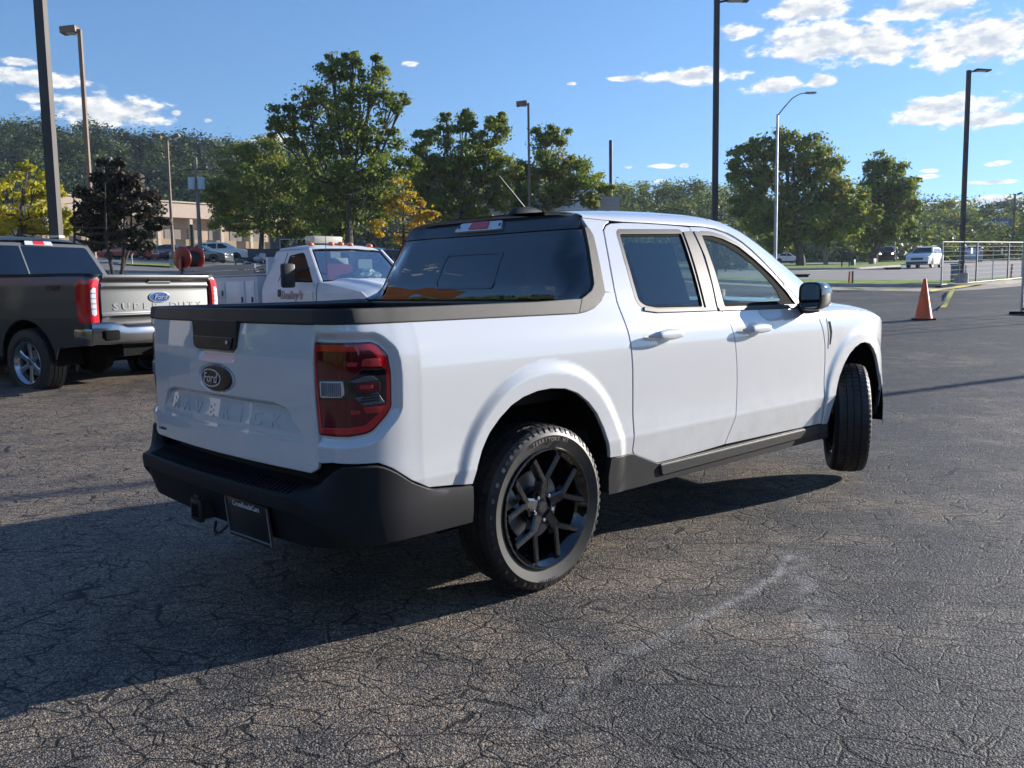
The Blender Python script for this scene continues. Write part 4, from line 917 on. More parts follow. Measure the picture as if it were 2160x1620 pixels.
def leaf_quads(P, size, rng, dirs=None, k=.8):
    """P: (n,3) centres -> (4n,3) vertices of folded leaf quads"""
    n = len(P); a = rng.normal(size=(n, 3)); a[:, 2] *= .6; a /= np.linalg.norm(a, axis=1)[:, None]; b = rng.normal(size=(n, 3)); b -= a*(a*b).sum(1)[:, None]; b /= np.linalg.norm(b, axis=1)[:, None]
    if dirs is not None:
        nn = dirs/(np.linalg.norm(dirs, axis=1)[:, None]+1e-6)+rng.normal(size=(n, 3))*k*.6; nn /= np.linalg.norm(nn, axis=1)[:, None]; a = a-nn*(a*nn).sum(1)[:, None]; a /= (np.linalg.norm(a, axis=1)[:, None]+1e-6); b = np.cross(nn, a)
    s = size*rng.uniform(.6, 1.35, n)[:, None]; a = a*s*.62; b = b*s*.42; c = np.cross(a, b); c /= (np.linalg.norm(c, axis=1)[:, None]+1e-9); c = c*s*.12
    return np.stack([P-a, P-b*1.0+c, P+a, P+b+c], 1).reshape(-1, 3)
def quads_obj(name, V, m, parent=None):
    n = len(V)//4; me = bpy.data.meshes.new(name); me.vertices.add(4*n); me.vertices.foreach_set('co', V.astype(np.float32).ravel()); me.loops.add(4*n); me.loops.foreach_set('vertex_index', np.arange(4*n, dtype=np.int32)); me.polygons.add(n); me.polygons.foreach_set('loop_start', np.arange(n, dtype=np.int32)*4)
    try: me.polygons.foreach_set('loop_total', np.full(n, 4, np.int32))
    except Exception: pass
    me.update(calc_edges=True); me.materials.append(m); o = bpy.data.objects.new(name, me); COL.objects.link(o)
    if parent is not None: o.parent = parent
    return o
def tree(name, label, lobes, d, base, m, seed, leaf=.16, dens=1.0, trunk=.17, bark=None, group=None, cat='tree', depth=.9, stems=1, limb=1.0):
    """lobes: crown masses (bearing px, height px, radius px) at depth d; base: (px, ground)"""
    rng = np.random.default_rng(seed); b = spot(base, d); t = thing(name, label, cat, b, 0, group); bark = bark or BARK; O = np.array(b); s = d/FPX
    C = []; nrm = lambda n: np.clip(rng.normal(size=(n, 3)), -1.7, 1.7)
    for px, py, r in lobes:
        R = r*s; dd = rng.uniform(-.75, .75)*R*1.1*depth; C.append((np.array(ptat(px, py, d+dd))-O, R))
    V = []; ends = []; DR = []
    for c, R in C:
        nc = max(5, int(15*dens*(R/1.2)**1.5)); dirs = rng.normal(size=(nc, 3)); dirs /= np.linalg.norm(dirs, axis=1)[:, None]; rad = R*rng.uniform(.35, 1.02, nc)**.6
        cc = c+dirs*rad[:, None]*np.array([1, 1, .9]); ends += [cc[i] for i in range(min(3, nc))]
        for q in cc:
            k = int(95*dens*rng.uniform(.6, 1.3)); sg = R*.20*rng.uniform(.7, 1.4); e_ = nrm(k)*np.array([sg, sg, sg*.62]); V.append(q+e_); DR.append(e_/sg+(q-c)/R*.9+np.array([0, 0, .3]))
        k = int(60*dens*nc/10); e_ = nrm(k)*R*.50; V.append(c+e_); DR.append(e_/R)
    V = np.concatenate(V); DR = np.concatenate(DR); kk = V[:, 2] > .25
    quads_obj('crown', leaf_quads(V[kk], leaf, rng, DR[kk], 1.3), m, t)
    bm = bmesh.new(); zc = min(c[2]-R for c, R in C); top = max(c[2] for c, R in C); cen = sum((c for c, R in C), np.zeros(3))/len(C)
    for k in range(stems):
        off = np.array([rng.normal()*.12, rng.normal()*.12, 0])*(stems > 1); lean = np.array([rng.normal()*.5, rng.normal()*.5, 0])*(stems > 1)
        path = [off, off+lean*.4+np.array([0, 0, max(.4, zc*.6)]), off*0+lean+np.array([cen[0]*.4, cen[1]*.4, max(.8, zc+.15*(top-zc))]), lean+np.array([cen[0]*.8, cen[1]*.8, zc+.75*(top-zc)])]
        r0 = trunk/math.sqrt(stems); tubev(bm, path, [r0*1.25, r0, r0*.75, r0*.25], 8)
    fork = path[2]
    for c, R in C:
        mid = fork*.5+c*.5+np.array([0, 0, -R*.3]); st = fork+(np.array([0, 0, max(0, (c[2]-fork[2])*.35)])); tubev(bm, [st, mid, c, c+np.array([0, 0, R*.7])], [trunk*.42*limb, trunk*.3*limb, trunk*.18*limb, trunk*.05], 5, cap=False)
        for q in range(4):
            e = c+rng.normal(size=3)*R*.6; tubev(bm, [mid*.5+c*.5, e*.6+c*.4+np.array([0, 0, .1]), e], [trunk*.13*limb, trunk*.08, trunk*.02], 4, cap=False)
    bm_obj('trunk', bm, bark, t, True)
    return t

tree('oak_tree', 'tallest tree, broad green oak with ragged open crown behind the service truck', [(700, 150, 34), (745, 140, 30), (790, 165, 34), (640, 215, 36), (600, 250, 32), (690, 220, 50), (760, 225, 52), (830, 215, 32), (855, 205, 16), (620, 280, 26), (730, 290, 60), (800, 290, 45), (660, 300, 45), (700, 370, 62), (790, 365, 55), (750, 430, 62), (850, 345, 36), (670, 430, 48), (800, 440, 40), (700, 490, 44), (580, 270, 20), (740, 118, 14), (795, 122, 12), (700, 120, 13)], 50, 745, LEAF_OAK, 11, leaf=.16, dens=1.0, trunk=.26)
tree('oak_tree', 'green tree with thin upright leaders left of the slim lamp behind the cab', [(890, 300, 28), (935, 280, 30), (975, 262, 28), (1010, 300, 30), (1045, 275, 32), (955, 340, 52), (1025, 350, 46), (900, 345, 34), (980, 410, 54), (1050, 400, 36), (930, 440, 42), (1000, 460, 36), (1060, 245, 10), (985, 240, 10), (940, 245, 10), (880, 380, 34), (1075, 350, 26), (900, 420, 36), (1010, 500, 30)], 58, 975, LEAF_OAK, 12, leaf=.17, dens=1.2, trunk=.18)
tree('oak_tree', 'green tree under the slim lamp, its crown stepping down to the right', [(1150, 290, 30), (1185, 290, 22), (1145, 340, 44), (1105, 375, 36), (1235, 372, 36), (1262, 385, 24), (1180, 395, 44), (1120, 420, 34), (1240, 415, 26), (1160, 430, 28), (1080, 430, 34), (1205, 345, 20), (1285, 400, 16)], 62, 1150, LEAF_OAK2, 13, leaf=.17, dens=1.2, trunk=.17)
tree('yellow_tree', 'small tree in golden-yellow autumn leaf beside the rear window', [(850, 405, 30), (888, 438, 30), (832, 450, 30), (868, 478, 32), (912, 458, 18), (822, 418, 18), (800, 480, 24), (850, 505, 24)], 40, 856, LEAF_Y, 14, leaf=.12, dens=.8, trunk=.08)
tree('shade_tree', 'wide olive-green tree in front of the beige store', [(500, 335, 44), (560, 330, 42), (600, 370, 46), (540, 400, 56), (470, 410, 40), (620, 430, 42), (500, 455, 44), (580, 470, 46), (640, 360, 36), (460, 465, 24), (640, 480, 30)], 72, 560, LEAF_OAK2, 15, leaf=.20, dens=1.05, trunk=.22)
tree('crape_myrtle', 'dark purple-green multi-stemmed tree behind the grey pickup', [(228, 358, 24), (250, 400, 40), (205, 430, 38), (300, 430, 36), (180, 468, 24), (328, 462, 24), (250, 465, 52), (205, 500, 30), (292, 500, 34), (250, 345, 12), (215, 385, 20), (275, 380, 22)], 27, 255, LEAF_D, 16, leaf=.10, dens=2.3, trunk=.10, bark=pmat('dark_bark', (.035, .03, .028), .9), stems=4)
tree('maple_tree', 'bright yellow-green tree at the left edge behind the tall lamp post', [(20, 395, 44), (75, 392, 36), (45, 448, 46), (112, 402, 24), (105, 455, 38), (58, 352, 16), (-30, 430, 46), (138, 445, 16), (140, 478, 24), (-60, 380, 36), (20, 478, 40), (80, 488, 34)], 34, 45, LEAF_YG, 17, leaf=.13, dens=1.0, trunk=.12)
tree('street_oak', 'large spreading oak on the grass verge right of the cab', [(1560, 335, 26), (1600, 315, 34), (1650, 305, 34), (1710, 318, 38), (1750, 345, 34), (1590, 385, 46), (1660, 375, 52), (1740, 395, 48), (1790, 420, 40), (1610, 455, 46), (1690, 460, 56), (1770, 470, 46), (1830, 455, 26), (1560, 440, 26), (1650, 290, 14), (1640, 510, 26), (1545, 365, 16)], 88, 1688, LEAF_OAK2, 18, leaf=.27, dens=.85, trunk=.42)
tree('street_oak', 'rounded green oak on the verge, right of the larger spreading oak', [(1850, 348, 26), (1885, 355, 26), (1860, 395, 40), (1905, 400, 34), (1930, 385, 14), (1840, 430, 38), (1900, 450, 38), (1935, 435, 16), (1860, 480, 38), (1910, 495, 26), (1820, 500, 28)], 96, 1840, LEAF_OAK, 19, leaf=.27, dens=.9, trunk=.40)
tree('crape_myrtle', 'bare-stemmed small tree on the verge between the two street oaks', [(1735, 500, 16), (1755, 495, 14), (1720, 508, 12), (1745, 512, 12)], 92, 1740, LEAF_OAK2, 20, leaf=.2, dens=.6, trunk=.22, stems=6, bark=BARK_L)
for i, (px, py, r, d) in enumerate([(1530, 556, 17, 72), (1562, 560, 15, 72), (1500, 560, 14, 74)]):
    tree('evergreen_shrub', ['low dark evergreen shrub seen through the front side window, middle one', 'evergreen shrub seen through the front side window, rightmost', 'evergreen shrub seen through the front side window, leftmost'][i], [(px, py, r), (px+10, py+4, r*.7), (px-10, py+4, r*.7)], d, px, LEAF_B, 30+i, leaf=.12, dens=2.0, trunk=.05, cat='shrub', group='evergreen shrubs on the verge')
# distant woods: one mass each, nobody could count the trees
def wood(name, top, d0, d1, rows, step, m2, seed, R=4.2, leaf=.5, dens=1.0, floor_px=535, lab='distant wood'):
    rng = np.random.default_rng(seed); A = []; B = []; xs = np.array([t[0] for t in top]); ys = np.array([t[1] for t in top])
    for r in range(rows):
        d = d1+(d0-d1)*r/max(1, rows-1); px = xs[0]+rng.uniform(0, step)
        while px < xs[-1]:
            ty = np.interp(px, xs, ys); y = ty+(floor_px-ty)*(r/rows)*.92+rng.uniform(-4, 14)*(1 if r else .6); RR = R*rng.uniform(.7, 1.3); dd = d+rng.uniform(-6, 6)
            c = np.array(ptat(px, y+.80*RR*FPX/dd, dd)); k = int(900*dens*(RR/4)**1.5); nl = rng.normal(size=(k, 3)); nl /= np.linalg.norm(nl, axis=1)[:, None]; rad = RR*rng.uniform(.5, 1.0, k)**.5
            clump = rng.normal(size=(max(6, k//60), 3)); clump /= np.linalg.norm(clump, axis=1)[:, None]; ci = rng.integers(0, len(clump), k); q = clump[ci]*RR*np.array([.85, .85, 1.1])*.8+rng.normal(size=(k, 3))*RR*.17
            (A if rng.random() < .55 else B).append((c+q, q/RR+clump[ci]*.8+np.array([0, 0, .25])))
            px += step*rng.uniform(.5, 1.1)
    ct = lambda L, i: np.concatenate([x[i] for x in L])
    t = quads_obj(name, leaf_quads(ct(A, 0), leaf, rng, ct(A, 1), .7), LEAF_F, None)
    tag(t, lab, kind='stuff')
    u = quads_obj(name, leaf_quads(ct(B, 0), leaf, rng, ct(B, 1), .7), m2, None); tag(u, lab, kind='stuff')
wood('wooded_hillside', [(-60, 262), (40, 262), (90, 256), (140, 268), (200, 268), (260, 280), (300, 292), (340, 284), (400, 292), (460, 298), (520, 302), (580, 312), (640, 325), (720, 345), (860, 380)], 150, 215, 7, 30, LEAF_P, 41, R=5.0, leaf=.55, dens=1.2, floor_px=505, lab='dense wooded hillside of pines and turning trees beyond the store')
wood('far_wood', [(800, 372), (900, 358), (1000, 362), (1100, 372), (1200, 384), (1290, 388), (1340, 388), (1400, 396), (1440, 384), (1500, 402), (1540, 398), (1600, 400)], 150, 210, 6, 32, LEAF_OAK2, 42, R=4.6, leaf=.52, dens=1.1, floor_px=540, lab='dark distant wood rising behind the pickup roof')
wood('far_wood', [(1540, 425), (1700, 430), (1850, 432), (1930, 436), (1980, 428), (2060, 432), (2110, 424), (2160, 420), (2240, 418)], 125, 200, 6, 34, LEAF_OAK2, 43, R=4.4, leaf=.50, dens=1.1, floor_px=545, lab='olive distant wood along the road at the right')

# unseen tree belt, added behind the viewer to dim horizon glow and sky fill
def belt(a0, a1, r, n, seed):
    rng = np.random.default_rng(seed); L = []
    for i in range(n):
        a = math.radians(a0+(a1-a0)*i/(n-1)); rr = r+rng.uniform(-5, 5); R = rng.uniform(3.2, 5.2); c = np.array([rr*math.cos(a), rr*math.sin(a), 0])
        for z in (R*.8, R*1.9): k = 500; d = rng.normal(size=(k, 3)); d /= np.linalg.norm(d, axis=1)[:, None]; L.append((c+np.array([0, 0, z])+d*R*rng.uniform(.6, 1.1, k)[:, None], d))
    o = quads_obj('added_tree_belt', leaf_quads(np.concatenate([q[0] for q in L]), 1.1, rng, np.concatenate([q[1] for q in L]), .7), LEAF_F); tag(o, 'unseen tree belt added behind the viewer to darken the horizon', kind='stuff')
belt(128, 300, 48, 46, 77)
# ================================================================ LAMP POSTS, WIRES
BRONZE = pmat('bronze_paint', (.075, .062, .052), .5, spec=.5, var=(2, .15)); BROWNP = pmat('brown_post_paint', (.17, .12, .085), .55, var=(2, .15)); GALV = pmat('galvanised', (.38, .39, .40), .42, .7, var=(4, .15))
CONC = pmat('concrete', (.36, .34, .31), .9, var=(6, .2), bump=(60, .4, .004)); LENSW = pmat('lamp_lens', (.5, .5, .48), .3)
def pole_box(bm, h, w0, w1):
    for a, b in ((0, h),):
        vs = [[bm.verts.new((sx*w/2, sy*w/2, z)) for sx, sy in ((-1, -1), (1, -1), (1, 1), (-1, 1))] for z, w in ((a, w0), (b, w1))]
        for i in range(4): bm.faces.new((vs[0][i], vs[0][(i+1) % 4], vs[1][(i+1) % 4], vs[1][i]))
        bm.faces.new(vs[1])
def shoebox_lamp(px, ytop, d, label, w=.14, m=None, head='flat', side=1, heads=1, group='parking lot lamp posts', rot=0, base=True, band=False):
    m = m or BRONZE; b = spot(px, d); top = ptat(px, ytop, d); h = top.z-b.z; rz = YAW-math.pi/2+rot
    t = thing('lamp_post', label, 'lamp post', b, rz, group)
    bm = bmesh.new(); pole_box(bm, h, w, w*.9); bm_obj('pole', bm, m, t)
    if base: lathe('base', [(0, .55), (.28, .55), (.30, .53), (.30, -.3)], CONC, t, 24, 'Z')
    if band: box('band', (0, 0, band), (w+.012, w+.012, .035), pmat('band_white', (.6, .6, .6), .5), t)
    for k in range(heads):
        s = side*(1 if k == 0 else -1)
        if head == 'flat':
            a = tube('arm', [(0, 0, h-.08), (s*.25, 0, h-.04)], .03, m, t, 6)
            hd = box('lamp_head', (s*.55, 0, h-.01), (.62, .34, .06), m, t, bev=.012, rot=Matrix.Rotation(s*.06, 3, 'Y')); box('lamp_lens', (s*.55, 0, h-.043), (.48, .28, .012), LENSW, hd)
            box('photocell', (s*.38, 0, h+.045), (.06, .06, .05), m, hd)
        elif head == 'box':
            hd = box('lamp_head', (s*.36, 0, h-.02), (.58, .42, .24), m, t, bev=.02, rot=Matrix.Rotation(s*.10, 3, 'Y')); box('lamp_lens', (s*.36, 0, h-.145), (.46, .34, .012), LENSW, hd)
        elif head == 'flood':
            tube('arm', [(0, 0, h-.1), (s*.5, 0, h-.02)], .03, m, t, 6); hd = box('lamp_head', (s*.62, 0, h+.05), (.52, .42, .22), m, t, bev=.02, rot=Matrix.Rotation(s*-.35, 3, 'Y')); box('lamp_lens', (s*.66, -.0, h-.075), (.4, .32, .012), LENSW, hd, rot=Matrix.Rotation(s*-.35, 3, 'Y'))
    return t
shoebox_lamp(136, -260, 14.5, 'tall dark square lamp post nearest the camera, rising behind the grey pickup', w=.155, head='flat', band=.9+.95)
shoebox_lamp(212, 82, 34, 'brown lamp post with one angular head, rising out of the dark tree', w=.14, m=BROWNP, head='box', side=-1)
shoebox_lamp(377, 297, 62, 'brown lamp post with two floodlight heads in front of the beige store', w=.16, m=BROWNP, head='flood', heads=2)
shoebox_lamp(243, 342, 92, 'distant twin-head lamp post behind the dark tree', w=.16, m=BROWNP, head='flood', heads=2)
shoebox_lamp(1122, 228, 50, 'slim brown lamp post between the green trees above the pickup roof', w=.13, m=BROWNP, head='box', side=-1)
shoebox_lamp(1507, 22, 25, 'dark lamp post with flat head directly behind the pickup cab', w=.15, head='flat')
shoebox_lamp(2024, 162, 38, 'dark lamp post with flat head behind the site fence at right', w=.16, head='flat')
shoebox_lamp(2130, 412, 120, 'distant lamp post against the wood at the right edge', w=.2, head='flood', group='parking lot lamp posts')
# road light with curved arm
b = spot(1634, 52); h = ptat(1640, 250, 52).z-b.z; t = thing('street_light', 'slender grey road light with curved arm behind the windscreen pillar', 'street light', b, YAW-math.pi/2)
tube('pole', [(0, 0, -.3), (0, 0, h*.5), (0, 0, h)], [.10, .085, .06], GALV, t, 10)
tube('curved_arm', [(0, 0, h-.1), (.35, 0, h+.35), (.80, 0, h+.85), (1.2, 0, h+1.08), (1.6, 0, h+1.16)], [.045, .04, .035, .03, .03], GALV, t, 8)
hd = box('lamp_head', (1.85, 0, h+1.15), (.62, .26, .09), GALV, t, bev=.03); box('lamp_lens', (1.88, 0, h+1.10), (.4, .2, .02), LENSW, hd)
b = spot(1884, 112); t = thing('street_light', 'thin distant pole beside the oncoming pickup', 'street light', b); tube('pole', [(0, 0, -.3), (0, 0, 3.6)], .07, GALV, t, 8)
# utility pole with transformers
b = spot(434, 70); h = ptat(422, 338, 70).z-b.z; t = thing('utility_pole', 'grey utility pole with two transformer cans in front of the store', 'utility pole', b, YAW-math.pi/2)
tube('pole', [(0, 0, -.4), (0, 0, h)], [.17, .11], pmat('weathered_wood', (.20, .17, .14), .9, var=(2, .2)), t, 10)
zt = ptat(424, 404, 70).z-b.z
for s in (-1, 1): lathe('transformer', [(0, .95), (.22, .93), (.27, .85), (.27, .05), (.22, 0), (0, 0)], pmat('transformer_grey', (.42, .46, .50), .5), t, 16, 'Z', M=Matrix.Translation((s*.36, -.1, zt)))
box('crossarm', (0, 0, h-.9), (1.9, .1, .12), BARK, t)
for s in (-.8, 0, .8): lathe('insulator', [(0, .2), (.05, .18), (.06, .05), (.03, 0)], CONC, t, 8, 'Z', M=Matrix.Translation((s, 0, h-.84)))
U = lambda x, z: np.array(b)+np.array([math.cos(YAW-math.pi/2)*x, math.sin(YAW-math.pi/2)*x, z])
for i, (s, z, l) in enumerate([(-.8, h-.7, 'upper power line running left and right from the utility pole'), (.8, h-.7, 'second power line running from the utility pole'), (0, h-1.9, 'lower cable running from the utility pole')]):
    a = np.array(ptat(-140, 402+i*16, 84)); c = U(s, z); e = np.array(ptat(980, 372+i*12, 92)); pts = []
    for p, q in ((a, c), (c, e)):
        for k in range(12): tt = k/12; pts.append(p*(1-tt)+q*tt-np.array([0, 0, 3.2*tt*(1-tt)]))
    pts.append(e); o = tube('power_line', pts, .022, pmat('cable_black', (.03, .03, .03), .6), None, 5); tag(o, l, 'power line', 'power lines on the utility pole')
b = spot(419, 60); t = tube('wooden_post', [b, b+Vector((0, 0, 2.9))], .13, pmat('dark_wood', (.045, .05, .035), .9), None, 8); tag(t, 'short dark wooden post before the store, left of the utility pole', 'post')
b = spot(1291, 66); ht = ptat(1292, 303, 66).z; t = tube('steel_mast', [b, (b.x, b.y, ht)], .13, pmat('mast_black', (.03, .032, .036), .6), None, 8); tag(t, 'plain black steel mast above the slatted enclosure', 'mast')

t = thing('lamp_post', 'lamp post out of frame at right, whose thin shadow crosses the asphalt', 'lamp post', (26.8, -5.16, gz(26.8, -5.16)), 0, 'parking lot lamp posts')
bm = bmesh.new(); pole_box(bm, 9.2, .15, .14); bm_obj('pole', bm, BRONZE, t); box('lamp_head', (-.5, 0, 9.2), (.62, .34, .06), BRONZE, t, bev=.012)
# ================================================================ BUILDINGS
def bldg_axes(px, d, rot=0): return spot(px, d), YAW-math.pi/2+math.radians(rot)
STUCCO = pmat('beige_stucco', (.46, .35, .25), .9, var=(.6, .08)); FASC = pmat('pale_fascia', (.52, .41, .32), .85, var=(.5, .08)); COLM = pmat('column_cream', (.55, .46, .35), .85); GREYP = pmat('grey_panel', (.20, .18, .16), .7)
b = spot(380, 120); b.z = ptat(380, 521, 120).z; rz = math.radians(5); t = thing('store', 'long beige stucco store with projecting fascia and columns, seen between the trees', 'store', b, rz)
zz = lambda y: ptat(380, y, 120).z-b.z
x0, x1 = -17.2, 21.7; H = zz(430)
box('wall', ((x0+x1)/2, 6, H/2-.3), (x1-x0, 9, H-.6), STUCCO, t)
fa = box('fascia', ((x0+x1)/2, .6, (zz(431)+zz(461))/2), (x1-x0+.6, 2.4, zz(431)-zz(461)), FASC, t); box('parapet_cap', ((x0+x1)/2, .55, zz(429)), (x1-x0+.9, 2.7, .18), COLM, fa)
for k in range(9): box('column', (x0+1.2+k*4.6, -.2, zz(461)/2), (.42, .42, zz(461)), COLM, t)
for k in range(12):
    xx = x0+1.5+k*(x1-x0-3)/11; box('wall_panel', (xx, 1.47, .45+zz(505)/2+.4), (2.2, .06, 2.3), GREYP, t)
box('plinth', ((x0+x1)/2, .9, .5), (x1-x0, 1.2, 1.0), pmat('plinth_tan', (.36, .27, .17), .9), t)
for x, w in ((-9, 2.2), (2, 3.0), (13, 1.8)): box('roof_unit', (x, 5, H+.1), (w, 2, 1.1), GREYP, t, bev=.05)
# dark house with gable
b, rz = bldg_axes(640, 84, 0); t = thing('gabled_shed', 'small dark building with low gable roof behind the service truck', 'building', b, rz)
box('wall', (0, 3, 1.6), (5.6, 5, 3.2), pmat('dark_wall', (.09, .10, .12), .8), t)
mk('roof', [(-3.6, 0, 3.1), (0, 0, 4.7), (3.6, 0, 3.1), (-3.6, 6, 3.1), (0, 6, 4.7), (3.6, 6, 3.1), (-3.6, 0, 2.9), (3.6, 0, 2.9), (0, 0, 4.45)], [(0, 1, 4, 3), (1, 2, 5, 4), (0, 6, 8, 1), (1, 8, 7, 2)], pmat('shingle_dark', (.035, .035, .04), .9), t, False)
for x in (-1.4, .2, 1.7): w = box('window', (x, .48, 1.7), (1.0, .05, 1.3), pmat('frame_white', (.55, .56, .58), .5), t); box('pane', (x, .45, 1.7), (.86, .03, 1.15), GLOSSK, w)
# white building
b, rz = bldg_axes(1140, 80, 0); s_ = 80/FPX; zz = lambda y: ptat(1140, y, 80).z-b.z; t = thing('white_building', 'white clapboard building with grey flat roof behind the trees above the pickup', 'building', b, rz)
box('wall', (70*s_, 3, zz(398)/2), (90*s_, 6, zz(398)), pmat('white_siding', (.55, .55, .54), .7), t)
wl = box('wing', (-50*s_, 3.2, zz(440)/2), (150*s_, 6, zz(440)), pmat('white_siding', (0, 0, 0)), t)
for k in range(9): box('siding_board', (70*s_, -.02, zz(444)+k*.22), (90*s_, .05, .19), pmat('board_white', (.60, .60, .60), .6), t)
box('roof', (-45*s_, 2.6, zz(431)), (175*s_, 7.5, zz(425)-zz(438)), pmat('roof_grey', (.20, .21, .23), .8), t)
box('roof_trim', (70*s_, 2.9, zz(396)), (94*s_, 6.4, .2), pmat('roof_grey', (0, 0, 0)), t)
# slatted enclosure
b, rz = bldg_axes(1285, 64, 0); s_ = 64/FPX; zz = lambda y: ptat(1285, y, 64).z-b.z; t = thing('slatted_enclosure', 'grey horizontally slatted enclosure just over the pickup roof', 'enclosure', b, rz+.25)
box('frame', (0, .7, zz(417)/2), (52*s_, 1.3, zz(417)), pmat('encl_grey', (.30, .29, .29), .7), t)
for k in range(8): box('slat', (0, 0, zz(417)-.12-k*.17), (50*s_, .06, .14), pmat('slat_grey', (.36, .35, .35), .6), t)
box('side_panel', (29*s_, .9, zz(417)/2), (.1, 1.2, zz(419)), pmat('encl_dark', (.10, .09, .09), .7), t)
# store sign half hidden in the wood
p = ptat(2102, 470, 152); t = thing('store_sign', 'blue store sign with white letters, half hidden in the wood at right', 'sign', (p.x, p.y, gz(p.x, p.y)), YAW-math.pi/2)
zc = p.z-gz(p.x, p.y); bd = box('sign_board', (0, 0, zc), (5.2, .18, 1.4), pmat('sign_blue', (.02, .07, .20), .5), t)
for s in (-1.4, 1.4): box('post', (s, .05, zc/2), (.14, .14, zc), GALV, t)
text_mesh('Walmart', 1.12, .02, frame((0, -.12, zc), (1, 0, 0), (0, 0, 1)), pmat('sign_white', (.6, .62, .66), .5), 'sign_lettering', bd, bold=.012)
# dealership behind the camera, the one mirrored in the rear window
t = thing('dealership', 'orange-brown dealership showroom with cream walls, out of frame and mirrored in the rear window', 'building', (-9.5, 26, 0), math.radians(4))
box('wall', (0, 0, 3.1), (11, 8, 6.2), pmat('cream_wall', (.48, .44, .38), .8), t); box('fascia', (0, -.4, 8.3), (11.6, 9.4, 4.2), pmat('orange_fascia', (.28, .12, .06), .6, var=(.4, .15)), t)
for k in range(3): w = box('window', (-3.4+k*3.4, -4.03, 2.0), (2.6, .08, 3.0), SATIN, t); box('pane', (-3.4+k*3.4, -4.09, 2.0), (2.4, .04, 2.8), GLOSSK, w)
# ================================================================ OTHER VEHICLES (generic body builder)
# silhouettes: (x, z) of the top line from tail to nose, belt height, per metre of a car of length L
KINDS = {
 'sedan': dict(L=4.7, W=1.84, top=[(-2.35, .62), (-2.33, .92), (-2.15, 1.02), (-1.75, 1.06), (-1.05, 1.38), (-.45, 1.46), (.15, 1.44), (.95, 1.02), (1.6, .94), (2.15, .80), (2.33, .62), (2.35, .45)], belt=.98, wb=(-1.38, 1.42), R=.33, win=[[(-1.35, 1.05), (-1.0, 1.32), (-.30, 1.39), (-.28, 1.02)], [(-.22, 1.02), (-.24, 1.39), (.10, 1.37), (.70, 1.02)]], ws=(.92, 1.03, .22, 1.41), bs=(-1.68, 1.07, -1.08, 1.35)),
 'suv': dict(L=5.15, W=1.98, top=[(-2.57, .60), (-2.58, 1.05), (-2.45, 1.30), (-2.25, 1.70), (-1.9, 1.78), (-.3, 1.80), (.35, 1.74), (1.15, 1.24), (1.9, 1.14), (2.40, .98), (2.56, .70), (2.57, .45)], belt=1.16, wb=(-1.5, 1.55), R=.38, win=[[(-2.20, 1.25), (-2.02, 1.62), (-1.25, 1.66), (-1.22, 1.22)], [(-1.12, 1.21), (-1.14, 1.66), (-.32, 1.67), (-.28, 1.20)], [(-.18, 1.20), (-.20, 1.67), (.25, 1.64), (.95, 1.22)]], ws=(1.12, 1.26, .40, 1.70), bs=(-2.50, 1.22, -2.30, 1.66)),
 'pickup': dict(L=5.7, W=2.0, top=[(-2.85, .60), (-2.85, 1.26), (-1.05, 1.28), (-1.0, 1.30), (-.85, 1.84), (-.4, 1.90), (.45, 1.88), (.75, 1.80), (1.25, 1.30), (2.0, 1.24), (2.70, 1.16), (2.84, .80), (2.85, .5)], belt=1.24, wb=(-1.75, 1.85), R=.41, win=[[(-.86, 1.30), (-.74, 1.74), (-.05, 1.77), (-.02, 1.30)], [(.06, 1.30), (.04, 1.77), (.50, 1.75), (1.05, 1.30)]], ws=(1.22, 1.33, .78, 1.79), bs=(-1.0, 1.34, -.88, 1.78)),
 'van': dict(L=5.0, W=1.98, top=[(-2.50, .55), (-2.52, 1.2), (-2.40, 1.75), (-2.1, 1.80), (.2, 1.80), (.75, 1.70), (1.65, 1.15), (2.2, 1.0), (2.48, .75), (2.50, .45)], belt=1.10, wb=(-1.5, 1.55), R=.35, win=[[(-2.2, 1.18), (-2.1, 1.62), (-1.15, 1.66), (-1.12, 1.16)], [(-1.02, 1.16), (-1.05, 1.66), (-.12, 1.67), (-.1, 1.15)], [(0, 1.15), (0, 1.66), (.55, 1.62), (1.3, 1.17)]], ws=(1.6, 1.2, .82, 1.68), bs=(-2.48, 1.20, -2.42, 1.66))}
def far_wheel(t, x, y, R, s):
    w = lathe('wheel', [(R*.60, .10), (R*.95, .11), (R, .07), (R, -.07), (R*.95, -.11), (R*.60, -.10)], RUBBER, t, 20, 'Y', M=Matrix.Translation((x, y, R)), closed=True)
    bm = bmesh.new(); 
    for k in range(5):
        a = 2*math.pi*k/5; bbox(bm, (x+R*.33*math.cos(a), y+s*.085, R+R*.33*math.sin(a)), (R*.62, .02, R*.17), Matrix.Rotation(-a, 3, 'Y'))
    lathev(bm, [(R*.62, .10*s), (R*.60, .02*s), (0, .02*s)], 20, 'Y', Matrix.Translation((x, y, R)))
    bm_obj('rim', bm, pmat('alloy', (.35, .36, .37), .35, .8), w, True)
